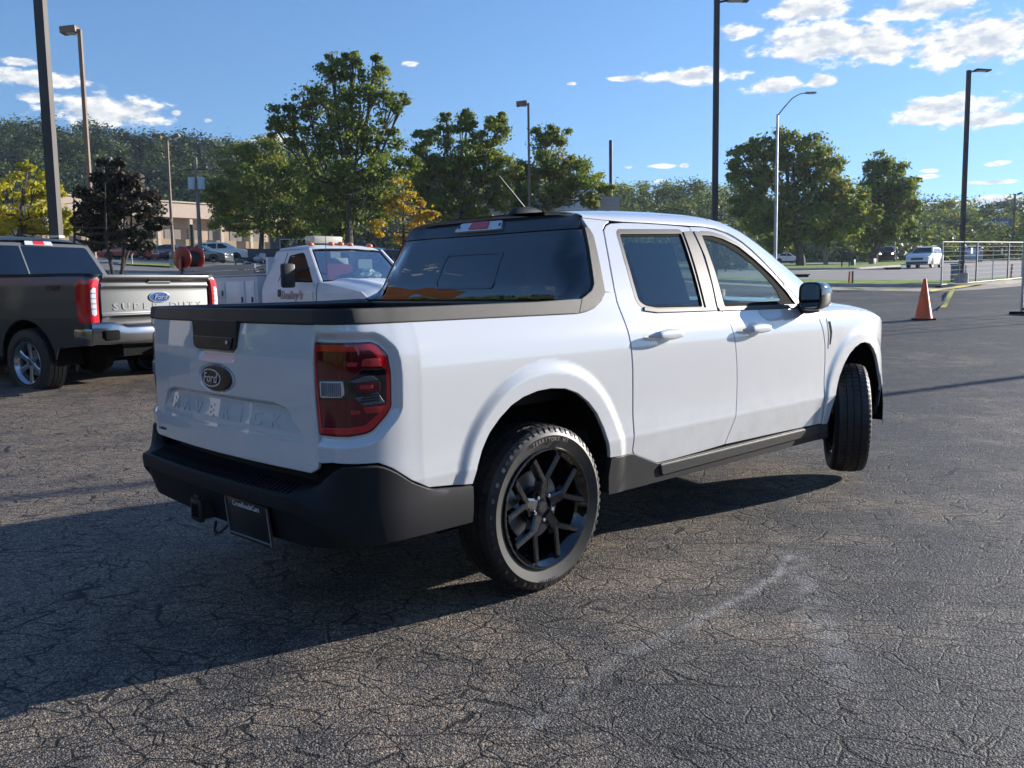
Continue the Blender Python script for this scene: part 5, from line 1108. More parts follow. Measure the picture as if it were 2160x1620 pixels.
def vehicle(name, label, cat, kind, paint, loc, rz, group=None, lamps_on=False, trim=None, sc=1.0, roof_rails=False):
    K = KINDS[kind]; t = thing(name, label, cat, loc, rz, group); W = K['W']/2; top = K['top']; belt = K['belt']; X = [p[0] for p in top]; Z = [p[1] for p in top]
    t.scale = (sc, sc, sc)
    def hw(z, x):
        e = 1-.10*sstep(X[-1]-.55, X[-1], x)-.06*sstep(X[0]+.4, X[0], x)-.05*0
        w = float(np.interp(z, [.15, .35, .6, .85, belt-.05, belt+.03, 1.45, 1.8], [.93, .975, .995, 1.0, .985, .955, .80, .72]))
        return W*w*e
    xs = sorted(set(list(np.linspace(X[0], X[-1], 44))+X)); rows = []; floor = .20 if kind in ('sedan', 'van') else .30
    zt = lambda x: float(np.interp(x, X, Z))
    for x in xs:
        H = zt(x); r = []; zs = [floor, floor+.18, .6, .8, belt-.12, belt-.02]; zs = [min(z, H-.05-.012*(5-i)) for i, z in enumerate(zs)]
        top_s = H-.06 if H > belt+.1 else H-.03; ws_ = [(-hw(z, x), z) for z in zs]; zz_ = [zs[-1]+(top_s-zs[-1])*k/3 for k in (1, 2, 3)]; ws_ += [(-hw(z, x), z) for z in zz_]
        e = -ws_[-1][0]; ws_ += [(-e*.93, H-.018), (-e*.72, H+.004), (-e*.35, H+.016), (0, H+.02)]
        rows.append([(x, y, z) for y, z in ws_]+[(x, -y, z) for y, z in ws_[:-1][::-1]])
    P = np.array(rows); bm = bmesh.new(); vs = [[bm.verts.new(p) for p in r] for r in P]
    for i in range(len(vs)-1):
        for j in range(len(vs[0])-1): bm.faces.new((vs[i][j], vs[i][j+1], vs[i+1][j+1], vs[i+1][j]))
    bm.faces.new(vs[0]); bm.faces.new(vs[-1][::-1])
    body = bm_obj('body', bm, paint, t, True, 50)
    for s in (-1, 1):
        for w in K['win']:
            q = [(x, s*(hw(z, x)+.008), z) for x, z in w]; q2 = [(x, s*(hw(z, x)-.03), z) for x, z in w]; mk('side_window', q+q2, [(0, 1, 2, 3), (4, 5, 6, 7), (0, 4, 5, 1), (1, 5, 6, 2), (2, 6, 7, 3), (3, 7, 4, 0)], G_FAR, t, False)
        for x in K['wb']:
            R = K['R']; bm = bmesh.new(); c = [bm.verts.new((x+(R+.07)*math.cos(a), s*(hw(.6, x)+.006), R+(R+.07)*math.sin(a))) for a in np.linspace(-.2, math.pi+.2, 16)]; bm.faces.new(c); bm_obj('wheel_arch', bm, DARK, t)
            far_wheel(t, x, s*(hw(.5, x)-.085), R, s)
        lx = X[-1]-.10; zl = min(.78, zt(X[-1]-.25)-.12) if kind != 'pickup' else .95
        if kind == 'suv': zl = .86
        em = (1, .93, .8, 14) if lamps_on else None
        box('headlight', (lx, s*W*.70, zl), (.22, W*(.20 if lamps_on else .34), .13), pmat('headlight_on' if lamps_on else 'headlight_far', (.75, .76, .78), .15, coat=1, emit=em), t, bev=.03)
        box('tail_light', (X[0]+.05, s*W*.80, .98 if kind != 'sedan' else .85), (.14, W*.26, .26 if kind != 'sedan' else .13), RED, t, bev=.02)
        box('door_mirror', (K['ws'][0]-.32, s*(W+.06), belt+.08), (.12, .18, .13), paint, t, bev=.03)
        for w in K['win'][-2:]: box('door_handle', (w[0][0]+.18 if w[0][0] < 0 else w[0][0]+.1, s*(hw(belt-.15, 0)+.012), belt-.13), (.18, .02, .03), paint, t)
        bm = bmesh.new()
        for w in K['win'][-2:]: xx = w[0][0]-.04; bbox(bm, (xx, s*(hw(.7, xx)+.003), .72), (.012, .008, .75))
        bm_obj('door_gap', bm, DARK, t)
        box('sill', (0, s*hw(.3, 0)*.985, floor+.06), (K['wb'][1]-K['wb'][0]-2*K['R'], .05, .14), trim or DARK, t)
        if roof_rails: tube('roof_rail', [(-1.6, s*.62, 1.80), (-1.5, s*.62, 1.86), (0, s*.62, 1.87), (.2, s*.62, 1.80)], .02, SATIN, t, 6)
    for nm, (xa, za, xb, zb) in (('windscreen', K['ws']), ('rear_window', K['bs'])):
        sg = 1 if nm == 'windscreen' else -1; mk(nm, [(xa+sg*.012, -hw(za, xa)*.86, za+.02), (xa+sg*.012, hw(za, xa)*.86, za+.02), (xb+sg*.012, hw(zb, xb)*.84, zb+.02), (xb+sg*.012, -hw(zb, xb)*.84, zb+.02)], [(0, 1, 2, 3)], G_FAR, t, False)
    fx = X[-1]; zg = .62 if kind != 'pickup' else .88
    if kind == 'suv': zg = .74
    box('grille', (fx-.02, 0, zg), (.08, W*.95, .17 if kind != 'pickup' else .34), pmat('grille_black', (.02, .022, .025), .4), t, bev=.02)
    box('front_bumper', (fx-.04, 0, .42), (.16, W*1.72, .20), trim or paint, t, bev=.05); box('rear_bumper', (X[0]+.03, 0, .48), (.14, W*1.75, .22), trim or paint, t, bev=.05)
    box('number_plate', (X[0]-.045, 0, .75), (.01, .32, .16), pmat('far_plate', (.6, .62, .6), .5), t)
    return t
G_FAR = pmat('far_glass', (.012, .016, .020), .12, coat=.15, spec=.4)
PW = pmat('far_white', (.72, .72, .70), .35, coat=.8); PR = pmat('far_red', (.38, .012, .012), .3, coat=1); PG = pmat('far_grey', (.12, .13, .14), .3, .5, coat=1); PN = pmat('far_navy', (.012, .018, .040), .25, .3, coat=1); PK = pmat('far_black', (.012, .012, .014), .25, coat=1); PM = pmat('far_maroon', (.07, .02, .022), .3, .3, coat=1); PB_ = pmat('far_bluegrey', (.25, .32, .40), .3, .4, coat=1)
RT = YAW-math.pi/2
GL_ = 'cars parked in the back lot'
vehicle('parked_car', 'white three-row SUV parked side-on, furthest right in the back lot row', 'car', 'suv', PW, spot(480, 84), RT, GL_)
vehicle('parked_car', 'grey sedan nosing out in front of the white SUV, behind the hose reel', 'car', 'sedan', PG, spot(436, 76), RT-.12, GL_, sc=1.03)
vehicle('parked_car', 'dark navy sedan parked between the grey sedan and the black one', 'car', 'sedan', PN, spot(378, 85), RT-.25, GL_)
vehicle('parked_car', 'black sedan parked just right of the red cars', 'car', 'sedan', PK, spot(330, 88), RT-.3, GL_)
vehicle('parked_car', 'low red sedan under the dark tree, right-hand of two red cars', 'car', 'sedan', PR, spot(285, 80), RT, GL_)
vehicle('parked_car', 'red car half hidden by the grey pickup cab, left-hand of two red cars', 'car', 'sedan', PR, spot(236, 86), RT+.1, GL_)
vehicle('parked_car', 'white sedan far back beside the grey pickup roof', 'car', 'sedan', PW, spot(205, 97), RT+.3, GL_)
vehicle('parked_car', 'white SUV behind the service truck windscreen, left of the yellow tree', 'car', 'suv', PW, spot(803, 80), RT+.8, GL_, sc=.95)
vehicle('parked_car', 'dark blue SUV by the foot of the yellow tree', 'car', 'suv', PN, spot(832, 70), RT+.6, GL_, sc=.9)
vehicle('moving_car', 'white SUV with dark lower bumper driving this way on the road', 'car', 'suv', PW, spot(1947, 74), YAW+math.pi-.66, None, trim=pmat('trim_grey', (.05, .055, .06), .6), sc=.96, roof_rails=True)
vehicle('moving_pickup', 'dark red pickup with headlights on, far down the road', 'pickup truck', 'pickup', PM, spot(1868, 112), YAW+math.pi-.42, None, lamps_on=True)
vehicle('moving_car', 'small white car behind the dark red pickup with headlights', 'car', 'suv', PW, spot(1894, 128), YAW+math.pi-.7, None, sc=.85)
vehicle('moving_van', 'blue-grey minivan driving away, seen through the site fence', 'van', 'van', PB_, spot(2044, 104), YAW-.38, None)
vehicle('moving_car', 'tiny white car crossing beyond the verge, just right of the windscreen pillar', 'car', 'sedan', PW, spot(1655, 112), RT+.2, None, sc=.9)
# ================================================================ GREY HEAVY PICKUP
SDP = pmat('champagne_grey_metallic', (.135, .138, .140), .42, .95, coat=.25, coat_r=.05)
sdr = thing('pickup_truck', 'large grey metallic pickup with chrome bumper and bright red tail lights, parked at left', 'pickup truck', (1.896, 7.535, .05), 1.863)
def Wsd(z): return float(np.interp(z, [.35, .5, .8, 1.0, 1.2, 1.36, 1.43, 1.47, 1.52, 1.75, 1.93, 2.0], [.94, .96, .985, 1.0, 1.0, .99, .965, .93, .925, .84, .765, .72]))
def sdside(u, z):
    # u runs rearwards along the left side (u = -x) and turns the tail corner with a 9 cm radius
    R = .09; w = Wsd(z); a = u+R
    if a <= 0: return np.array([-u, w, z])
    th = min(a/R, math.pi/2); x = R*(1-math.sin(th)); y = w-R*(1-math.cos(th)); e = max(0, a-R*math.pi/2)
    return np.array([x, y-e, z])
SDA = [(-1.22+.53*math.cos(t), .46+.50*math.sin(t)) for t in np.linspace(0.03, math.pi-.03, 15)]
def sdp(name, poly, m, par=None, **k): return panel(name, poly, m, par or sdr, fn=sdside, mir=k.pop('mir', False), flip=k.pop('flip', False), **k)
for mir in (False, True):
    K = dict(mir=mir)
    lamp = fillet([(-.16, .93), (-.20, 1.30), (-.17, 1.42), (.105, 1.42), (.105, .93), (.0, .915)], .02)
    poly = [(-2.06, .50)]+[(-1.74, .50)]+SDA[::-1]+[(-.69, .50), (-.62, .62), (-.10, .66), (.10, .80), (.11, 1.44), (-.2, 1.462), (-2.06, 1.475)]
    sdp('bedside', poly, SDP, holes=[off_poly(lamp, -.006)], res=.05, **K)
    sdp('bed_rail_cap', fillet([(.10, 1.445), (-.2, 1.466), (-2.06, 1.479), (-2.06, 1.510), (-.2, 1.495), (.10, 1.475)], .006), CLAD, off=.004, res=.08, depth=.06, bev=.006, **K)
    lm = sdp('tail_light', lamp, pmat('bright_red_lens', (.62, .012, .02), .15, coat=1, coat_r=.02), off=.006, res=.05, bev=.006, depth=.05, **K)
    sdp('reversing_lamp', fillet([(.02, 1.02), (.015, 1.30), (.045, 1.33), (.075, 1.32), (.08, 1.02), (.05, 1.0)], .01), CLEARL, lm, off=.010, res=.05, bev=.002, depth=.005, **K)
    for k in range(4): sdp('lens_bar', [(.018, 1.08+k*.06), (.078, 1.08+k*.06), (.078, 1.088+k*.06), (.018, 1.088+k*.06)], CHROME, lm, off=.013, res=.05, bev=.001, depth=.003, **K)
    # cab side, door and windows
    cabp = [(-2.09, .55), (-2.09, 1.478), (-2.20, 1.50), (-2.34, 1.93), (-2.5, 1.955), (-3.6, 1.955), (-4.0, 1.90), (-4.62, 1.50), (-4.7, 1.40), (-4.7, .55)]
    w1 = fillet([(-2.38, 1.50), (-2.47, 1.86), (-3.05, 1.89), (-3.05, 1.48)], .03); w2 = fillet([(-3.20, 1.48), (-3.20, 1.89), (-3.75, 1.87), (-4.35, 1.48)], .03)
    cs = sdp('cab_side', cabp, SDP, holes=[w1, w2], res=.08, **K)
    for w in (w1, w2): sdp('side_window', off_poly(w, .002), G_DARK, cs, off=-.008, res=.1, bev=.001, depth=.004, **K)
    sdp('front_fender', [(-4.72, .55), (-4.72, 1.40), (-6.2, 1.32), (-6.3, 1.0), (-6.3, .55), (-5.85, .5)]+[(-5.3+.53*math.cos(t), .46+.50*math.sin(t)) for t in np.linspace(math.pi-.03, .03, 13)]+[(-4.75, .5)], SDP, res=.09, **K)
    sdp('running_board', fillet([(-2.1, .40), (-2.1, .50), (-4.6, .50), (-4.6, .40)], .02), CLAD, off=.02, res=.2, bev=.01, **K)
    w = text_mesh('FX4', .10, .001, frame((.62, (1.003)*(1 if not mir else -1), 1.33), (-1 if not mir else 1, 0, 0), (0, 0, 1)), pmat('decal_red', (.12, .012, .016), .4), 'side_decal', sdr, shear=.3, sx=1.5)
R_ = [(x, [(x, (.765-.02*k)*math.sin(a), z0+(z1-z0)*abs(math.cos(a))**.8) for a in np.linspace(-math.pi/2, math.pi/2, 17)]) for x, k, z0, z1 in ((2.335, 1, 1.93, 1.985), (2.45, .5, 1.945, 2.03), (2.8, 0, 1.95, 2.055), (3.4, 0, 1.95, 2.05), (3.8, 0, 1.93, 2.01), (4.05, 1, 1.88, 1.93))]
grid_mesh('roof', [r[1] for r in R_], SDP, sdr)
sf = lambda v, z: np.array([2.115+(z-1.47)*.49, -v, z])
SP = lambda n, p, m, par=None, **k: panel(n, p, m, par or sdr, fn=sf, flip=True if False else False, **k)
SP('cab_back', fillet([(.90, 1.20), (-.90, 1.20), (-.92, 1.50), (-.76, 1.95), (.76, 1.95), (.92, 1.50)], .02), SDP, res=.15)
sg = SP('rear_window', fillet([(.80, 1.47), (-.80, 1.47), (-.83, 1.52), (-.70, 1.90), (.70, 1.90), (.83, 1.52)], .04), G_DARK, off=.012, res=.12, bev=.002, depth=.005)
SP('window_backing', fillet([(.80, 1.47), (-.80, 1.47), (-.83, 1.52), (-.70, 1.90), (.70, 1.90), (.83, 1.52)], .04), pmat('glass_backing', (.012, .014, .018), .3), sg, off=.005, res=.12, bev=.002, depth=.002)
for s in (-.28, ): SP('slider_bar', [(s-.008, 1.47), (s+.008, 1.47), (s+.008, 1.90), (s-.008, 1.90)], pmat('slider_grey', (.16, .17, .17), .4), sg, off=.016, res=.2, bev=.001, depth=.004)
hb = SP('high_brake_light', fillet([(.20, 1.915), (-.20, 1.915), (-.19, 1.962), (.19, 1.962)], .008), CLEARL, off=.03, res=.1, bev=.004)
SP('brake_lens', fillet([(.075, 1.917), (-.075, 1.917), (-.075, 1.960), (.075, 1.960)], .004), pmat('bright_red_lens', (0, 0, 0)), hb, off=.036, res=.1, bev=.003)
tube('roof_strip', [(2.36, -.60, 1.99), (3.8, -.60, 2.01)], .012, SATIN, sdr, 6); tube('roof_strip', [(2.36, .60, 1.99), (3.8, .60, 2.01)], .012, SATIN, sdr, 6)
# tailgate
def sdt(v, z):
    o = .022*sstep(1.30, 1.34, z)*(1-sstep(1.355, 1.37, z))+.050*sstep(1.385, 1.44, z)+.012*sstep(.98, .995, z)*(1-sstep(1.0, 1.03, z))-.010*(1-sstep(.93, .985, z))
    return np.array([-.01-o+.035*(abs(v)/.8)**3, -v, z])
tgs = panel('tailgate', fillet([(-.792, .90), (.792, .90), (.792, 1.47), (-.792, 1.475)], .01), SDP, sdr, fn=sdt, res=.026, bev=.004)
panel('tailgate_handle', fillet([(-.17, 1.365), (.17, 1.365), (.17, 1.425), (-.17, 1.425)], .01), pmat('handle_black', (0, 0, 0)), tgs, fn=sdt, off=.006, res=.1, bev=.003)
el = lambda a, b, n=32: [(a*math.cos(2*math.pi*i/n), 1.205+b*math.sin(2*math.pi*i/n)) for i in range(n)]
eo = panel('badge', el(.155, .066), CHROME, tgs, fn=sdt, off=.014, res=.06, bev=.003); panel('badge_field', el(.142, .055), pmat('badge_blue', (.015, .06, .22), .2, coat=1), eo, fn=sdt, off=.018, res=.06, bev=.001, depth=.003)
text_mesh('Ford', .082, .0015, frame((-.037, 0, 1.205), (0, -1, 0), (0, 0, 1)), CHROME, 'badge_lettering', eo, shear=.28, sx=1.2, bold=.0008)
for i, ch in enumerate('SUPER DUTY'):
    if ch != ' ': text_mesh(ch, .110, .0004, frame((-.014+.035*(abs(.62-i*.138)/.8)**3, .62-i*.138, 1.095), (0, -1, 0), (0, 0, 1)), SDP, 'letter', tgs, bev=.0008, sx=1.5, bold=.001)
# bumper
us = np.linspace(-1, 1, 25); rows = []
for t in us:
    y = t*1.0; c = abs(t); bx = -.17+.10*c**4; up = .05*sstep(.62, .72, c)
    rows.append([(.10 if c > .9 else .0, y*.98, .86+up), (bx+.10, y, .88+up), (bx+.015, y, .875+up), (bx, y, .85+up), (bx, y, .70), (bx+.02, y, .665+.02*c), (bx+.08, y*.98, .64+.03*c)])
BCH = pmat('bumper_chrome', (.34, .34, .36), .20, 1); bp = grid_mesh('rear_bumper', rows, BCH, sdr); e = bp
for s in (-1, 1): box('bumper_end', (.12, s*.965, .76), (.34, .06, .20), BCH, bp, bev=.03); box('step_recess', (-.142, s*.80, .775), (.05, .20, .12), DARK, bp, bev=.02)
box('step_pad', (-.075, 0, .885), (.15, 1.22, .02), CLAD, bp, bev=.005)
for k in range(6): box('tread_rib', (-.02-k*.022, 0, .897), (.008, 1.16, .008), SATIN, bp)
box('underbody', (2.6, 0, .62), (5.2, 1.1, .22), DARK, sdr); tube('rear_axle', [(1.22, -.85, .42), (1.22, .85, .42)], .065, DARK, sdr, 10)
lathe('differential', [(0, .22), (.14, .17), (.21, 0), (.14, -.17), (0, -.22)], DARK, sdr, 16, 'Y', M=Matrix.Translation((1.2, .05, .42)))
box('tow_receiver', (.02, 0, .56), (.35, .1, .1), DARK, sdr); tube('muffler', [(.35, -.55, .52), (1.0, -.55, .52)], .12, DARK, sdr, 10); tube('shock_absorber', [(.95, .55, .30), (1.0, .45, .72)], .045, SATIN, sdr, 8)
SDR = pmat('polished_alloy', (.52, .54, .58), .22, .9)
for x in (1.22, 5.3):
    for s in (1, -1): make_wheel((x, s*.86, .425), 0, sdr, R=.425, W=.27, rimr=.26, rim_m=SDR, outer=s, text=False, spoke_style='S', spokes=6, segs=48)
for s in (1, -1):
    for cx in (1.22, 5.3):
        pts = [(cx-.53, .40)]+[(cx+.53*math.cos(t), .46+.50*math.sin(t)) for t in np.linspace(math.pi, 0, 15)]+[(cx+.53, .40)]
        grid_mesh('wheel_arch_liner', [[(x, s*y, z) for x, z in pts] for y in (.955, .6)], DARK, sdr); mk('arch_inner_wall', [(x, s*.62, z) for x, z in pts], [list(range(len(pts)))], DARK, sdr, False)
box('bed_floor', (1.05, 0, .98), (2.0, 1.7, .04), DARK, sdr); box('front_end', (6.2, 0, .95), (.25, 1.8, .8), SDP, sdr, bev=.1); box('bonnet', (5.45, 0, 1.36), (1.6, 1.84, .12), SDP, sdr, bev=.05)
mk('windscreen', [(4.05, -.72, 1.90), (4.05, .72, 1.90), (4.72, .84, 1.42), (4.72, -.84, 1.42)], [(0, 1, 2, 3)], G_DARK, sdr, False)
# ================================================================ WHITE SERVICE TRUCK
STW = pmat('service_white', (.74, .76, .78), .45, coat=.12); STG = pmat('service_box_grey', (.60, .62, .64), .45, var=(1.5, .06)); LAD = pmat('ladder_grey', (.30, .31, .32), .5, .3)
srv = thing('service_truck', 'white utility truck with orange roof lights and tool boxes, behind the foreground pickup bed', 'service truck', (6.251, 10.081, .05), 4.728)
def Wst(z): return float(np.interp(z, [.4, .7, 1.0, 1.25, 1.36, 1.40, 1.7, 1.95, 2.0], [.94, .98, 1.0, .99, .955, .94, .84, .76, .72]))
def sts(u, z): return np.array([-u, -Wst(z), z])
for mir in (False, True):
    K = dict(mir=mir, flip=True, fn=sts)
    W_ = fillet([(.42, 1.40), (.34, 1.86), (-.06, 1.90), (-.14, 1.86), (-.60, 1.38)], .03); body = [(.98, .55), (.98, 1.40), (.82, 1.93), (.70, 1.97), (-.10, 1.97), (-.22, 1.92), (-.72, 1.42), (-.74, .55)]
    dr = panel('cab_side', body, STW, srv, holes=[W_], res=.05, **K)
    panel('window_glass', off_poly(W_, .002), G_CAR, dr, off=-.01, res=.1, bev=.001, depth=.004, **K); panel('window_seal', W_, DARK, dr, holes=[off_poly(W_, .018)], off=-.004, res=.1, bev=.001, depth=.004, **K)
    dg = bmesh.new(); pts = [(.50, .62), (.50, 1.42), (.42, 1.91)]; tubev(dg, [(-x, (-Wst(z)-.001)*(-1 if mir else 1), z) for x, z in pts], .006, 5); tubev(dg, [(.66, (-Wst(z)-.001)*(-1 if mir else 1), z) for z in (.62, .9, 1.2, 1.36)], .006, 5); bm_obj('door_gap', dg, DARK, dr)
    panel('door_handle', fillet([(.44, 1.15), (.35, 1.15), (.35, 1.27), (.44, 1.27)], .015), SATIN, dr, off=.012, res=.1, bev=.004, **K)
    panel('fender', [(-.77, .55), (-.77, 1.38), (-1.0, 1.36), (-2.0, 1.22), (-2.20, 1.10), (-2.25, .6), (-2.0, .55)]+[(-1.45+.47*math.cos(t), .5+.46*math.sin(t)) for t in np.linspace(math.pi, 0, 12)], STW, srv, res=.07, **K)
    s = -1 if not mir else 1
    mirr = box('door_mirror', (.36, s*1.27, 1.50), (.12, .24, .40), SATIN, srv, bev=.04); box('mirror_glass', (.298, s*1.27, 1.50), (.006, .19, .34), CHROME, mirr); tube('mirror_arm', [(.42, s*.92, 1.40), (.40, s*1.15, 1.45)], .025, SATIN, mirr, 6); tube('mirror_arm', [(.42, s*.90, 1.62), (.40, s*1.15, 1.58)], .025, SATIN, mirr, 6)
R_ = [[(x, .765*math.sin(a)*k, z0+(z1-z0)*abs(math.cos(a))**.7) for a in np.linspace(-math.pi/2, math.pi/2, 15)] for x, k, z0, z1 in ((-.84, .97, 1.92, 1.97), (-.72, 1, 1.965, 2.03), (-.3, 1, 1.965, 2.05), (.05, 1, 1.96, 2.04), (.24, .97, 1.92, 1.97))]
grid_mesh('roof', R_, STW, srv, flip=True)
mk('windscreen', [(.25, -.72, 1.93), (.30, 0, 1.955), (.25, .72, 1.93), (.75, .86, 1.40), (.84, 0, 1.40), (.75, -.86, 1.40)], [(0, 1, 4, 5), (1, 2, 3, 4)], G_SRV, srv, True)
for s in (-1, 1): tube('windscreen_pillar', [(.22, s*.745, 1.945), (.49, s*.83, 1.68), (.76, s*.90, 1.39)], .035, STW, srv, 6)
tube('windscreen_seal', [(.262, -.70, 1.925), (.312, 0, 1.95), (.262, .70, 1.925), (.74, .85, 1.405), (.85, 0, 1.40), (.74, -.85, 1.405)], .014, DARK, srv, 6, closed=True)
rows = [[(x, w*t, z+(zc-z)*(1-abs(t)**2.6)+.028*math.exp(-((abs(t)-.55)/.10)**2)) for t in np.linspace(-1, 1, 29)] for x, w, z, zc in ((.74, .955, 1.375, 1.42), (1.0, .96, 1.355, 1.44), (1.5, .97, 1.29, 1.40), (1.95, .97, 1.21, 1.33), (2.18, .96, 1.12, 1.24), (2.26, .95, .95, 1.05))]
grid_mesh('bonnet', rows, STW, srv)
box('cab_back_wall', (-.93, 0, 1.2), (.06, 1.8, 1.3), STW, srv); mk('rear_window', [(-.965, -.6, 1.45), (-.965, .6, 1.45), (-.93, .55, 1.85), (-.93, -.55, 1.85)], [(0, 1, 2, 3)], G_CAR, srv, False)
box('cabin_floor', (0, 0, .8), (1.8, 1.7, .1), INTER, srv); box('dashboard', (.62, 0, 1.28), (.36, 1.66, .18), INTER, srv, bev=.04)
st_ = box('seat', (-.35, .4, 1.25), (.18, .55, .75), SEAT, srv, bev=.06); box('seat', (-.35, -.4, 1.25), (.18, .55, .75), SEAT, srv, bev=.06)
box('front_bumper', (2.42, 0, .65), (.2, 1.95, .3), CHROME, srv, bev=.04); box('grille', (2.27, 0, .95), (.05, 1.2, .3), SATIN, srv, bev=.02)
for s in (-1, 1): box('headlight', (2.26, s*.78, .96), (.08, .3, .26), CLEARL, srv, bev=.03)
for s in (-1, 1): bm = bmesh.new(); tubev(bm, [(.80, s*.2-.35, 1.41), (.62, s*.2+.15, 1.53), (.60, s*.2+.30, 1.55)], .009, 5); bm_obj('wiper', bm, DARK, srv)
for k in range(5):
    y = (-.62, -.20, 0, .20, .62)[k]; bm = bmesh.new(); lathev(bm, [(0, .055), (.03, .052), (.058, .03), (.066, 0)], 14, 'Z', Matrix.Translation((.05, y, 2.022+.02*(1-abs(y)/.62)))); bm_obj('roof_marker_lamp', bm, AMBER, srv, True)
lb = box('beacon_bar', (-.62, .10, 2.16), (.30, .62, .13), pmat('beacon_cream', (.55, .50, .40), .3, coat=.5), srv, bev=.03); box('beacon_rail', (-.62, 0, 2.07), (.06, 1.3, .03), SATIN, lb)
for s in (-.2, .4): box('beacon_foot', (-.62, s, 2.08), (.1, .05, .06), SATIN, lb)
tube('radio_whip', [(.66, -.70, 1.38), (.62, -.69, 2.15)], .006, SATIN, srv, 5)
# things on the dash; the red block stands in for a reflection
o = box('red_reflection_block', (.38, -.30, 1.56), (.16, .50, .26), pmat('reflection_red', (.50, .02, .02), .4), None); o.parent = None
o.matrix_world = srv.matrix_basis @ Matrix.Identity(4) if False else Matrix.Translation((6.251, 10.081, .05)) @ Matrix.Rotation(4.728, 4, 'Z'); tag(o, 'red block standing in for a reflection in the service truck windscreen', 'reflection')
def on_srv(o): o.matrix_world = Matrix.Translation((6.251, 10.081, .05)) @ Matrix.Rotation(4.728, 4, 'Z'); return o
def crumple(name, c, s, seed, m):
    r = np.random.default_rng(seed); bm = bmesh.new(); bmesh.ops.create_icosphere(bm, subdivisions=3, radius=1)
    for v in bm.verts: k = 1+.22*math.sin(v.co.x*7+seed)*math.cos(v.co.y*9)+r.uniform(-.12, .12); v.co = Vector((c[0]+v.co.x*s[0]*k, c[1]+v.co.y*s[1]*k, c[2]+v.co.z*s[2]*k))
    return bm_obj(name, bm, m, None, False)
tag(on_srv(crumple('plastic_bag', (.55, .18, 1.48), (.12, .26, .13), 3, pmat('bag_white', (.55, .60, .56), .5))), 'crumpled whitish plastic bag on the service truck dash', 'bag')
tag(on_srv(box('paper_sheet', (.42, .25, 1.70), (.01, .30, .16), pmat('paper', (.6, .64, .58), .7), None)), 'pale paper sheet stuck inside the service truck windscreen', 'paper')
text_mesh("Smiley's", .20, .001, frame((-.01, -1.003, 1.17), (1, .0, 0), (0, 0, 1)), pmat('decal_rose', (.52, .27, .31), .5), 'door_lettering', srv, shear=.3, bold=.004, align='LEFT' if False else 'CENTER', sx=1.1)
text_mesh('F350', .085, .002, frame((.88, -.985, 1.17), (1, 0, 0), (0, 0, 1)), pmat('badge_grey', (.18, .18, .19), .3, .6), 'fender_badge', srv, bold=.003, sx=1.3)
# utility body
for s in (-1, 1):
    bx = box('side_box', (-2.75, s*.80, 1.10), (3.3, .42, .84), STG, srv, bev=.01)
    for k, (xa, xb) in enumerate([(-1.18, -1.50), (-1.54, -2.24), (-2.28, -3.10), (-3.14, -3.74), (-3.78, -4.34)]):
        d_ = box('box_door', ((xa+xb)/2, s*1.018, 1.10 if k != 2 else 1.28), (xa-xb-.02, .022, .66 if k != 2 else .28), STW, bx, bev=.006)
        box('paddle_latch', (xa-.08, s*1.034, 1.10 if k != 2 else 1.22), (.05, .016, .10), SATIN, d_, bev=.004)
    box('lid', (-2.75, s*.80, 1.54), (3.32, .44, .03), STG, srv, bev=.006)
box('load_floor', (-2.75, 0, .80), (3.3, 1.2, .06), LAD, srv); box('tailboard', (-4.38, 0, 1.0), (.05, 1.2, .5), STW, srv)
for x, s_ in ((1.45, 1), (-2.68, 1)):
    for s in (-1, 1): make_wheel((x, s*.86, .38), 0, srv, R=.40, W=.24, rimr=.25, rim_m=pmat('white_steel', (.6, .6, .6), .4), outer=s, text=False, spoke_style='S', spokes=6, segs=32, tread=False)
# ladders and gear on top of the boxes: each lies there loose
for k, (y, z, l) in enumerate([(-.86, 1.60, 'grey ladder lying along the near tool boxes, lower of two'), (-.84, 1.70, 'grey ladder strapped on top of the lower one')]):
    t = thing('ladder', l, 'ladder', (0, 0, 0), 0, 'ladders on the service truck'); t.matrix_world = Matrix.Translation((6.251, 10.081, .05)) @ Matrix.Rotation(4.728, 4, 'Z')
    for q in (-.14, .14): box('rail', (-2.65, y+q, z), (2.9, .03, .075), LAD, t)
    for i in range(10): tube('rung', [(-1.3-i*.3, y-.13, z), (-1.3-i*.3, y+.13, z)], .016, LAD, t, 6)
for i, (x, y, z, sx, sy, sz, c, l) in enumerate([(-1.45, .1, 1.30, .7, .8, .5, (.10, .13, .18), 'dark blue job box in the service truck bed behind the cab'), (-1.9, .62, 1.56, .6, .3, .14, (.45, .42, .33), 'pale wooden tray on the far tool box lid'), (-2.25, -.3, 1.52, .5, .5, .2, (.30, .12, .06), 'rusty orange bin among the gear in the truck bed'), (-1.25, .75, 1.60, .5, .25, .22, (.40, .38, .32), 'cream crate standing behind the service truck cab')]):
    tag(on_srv(box(['job_box', 'wooden_tray', 'parts_bin', 'crate'][i], (x, y, z), (sx, sy, sz), pmat('gear%d' % i, c, .6), None, bev=.02)), l, ['box', 'tray', 'bin', 'crate'][i])
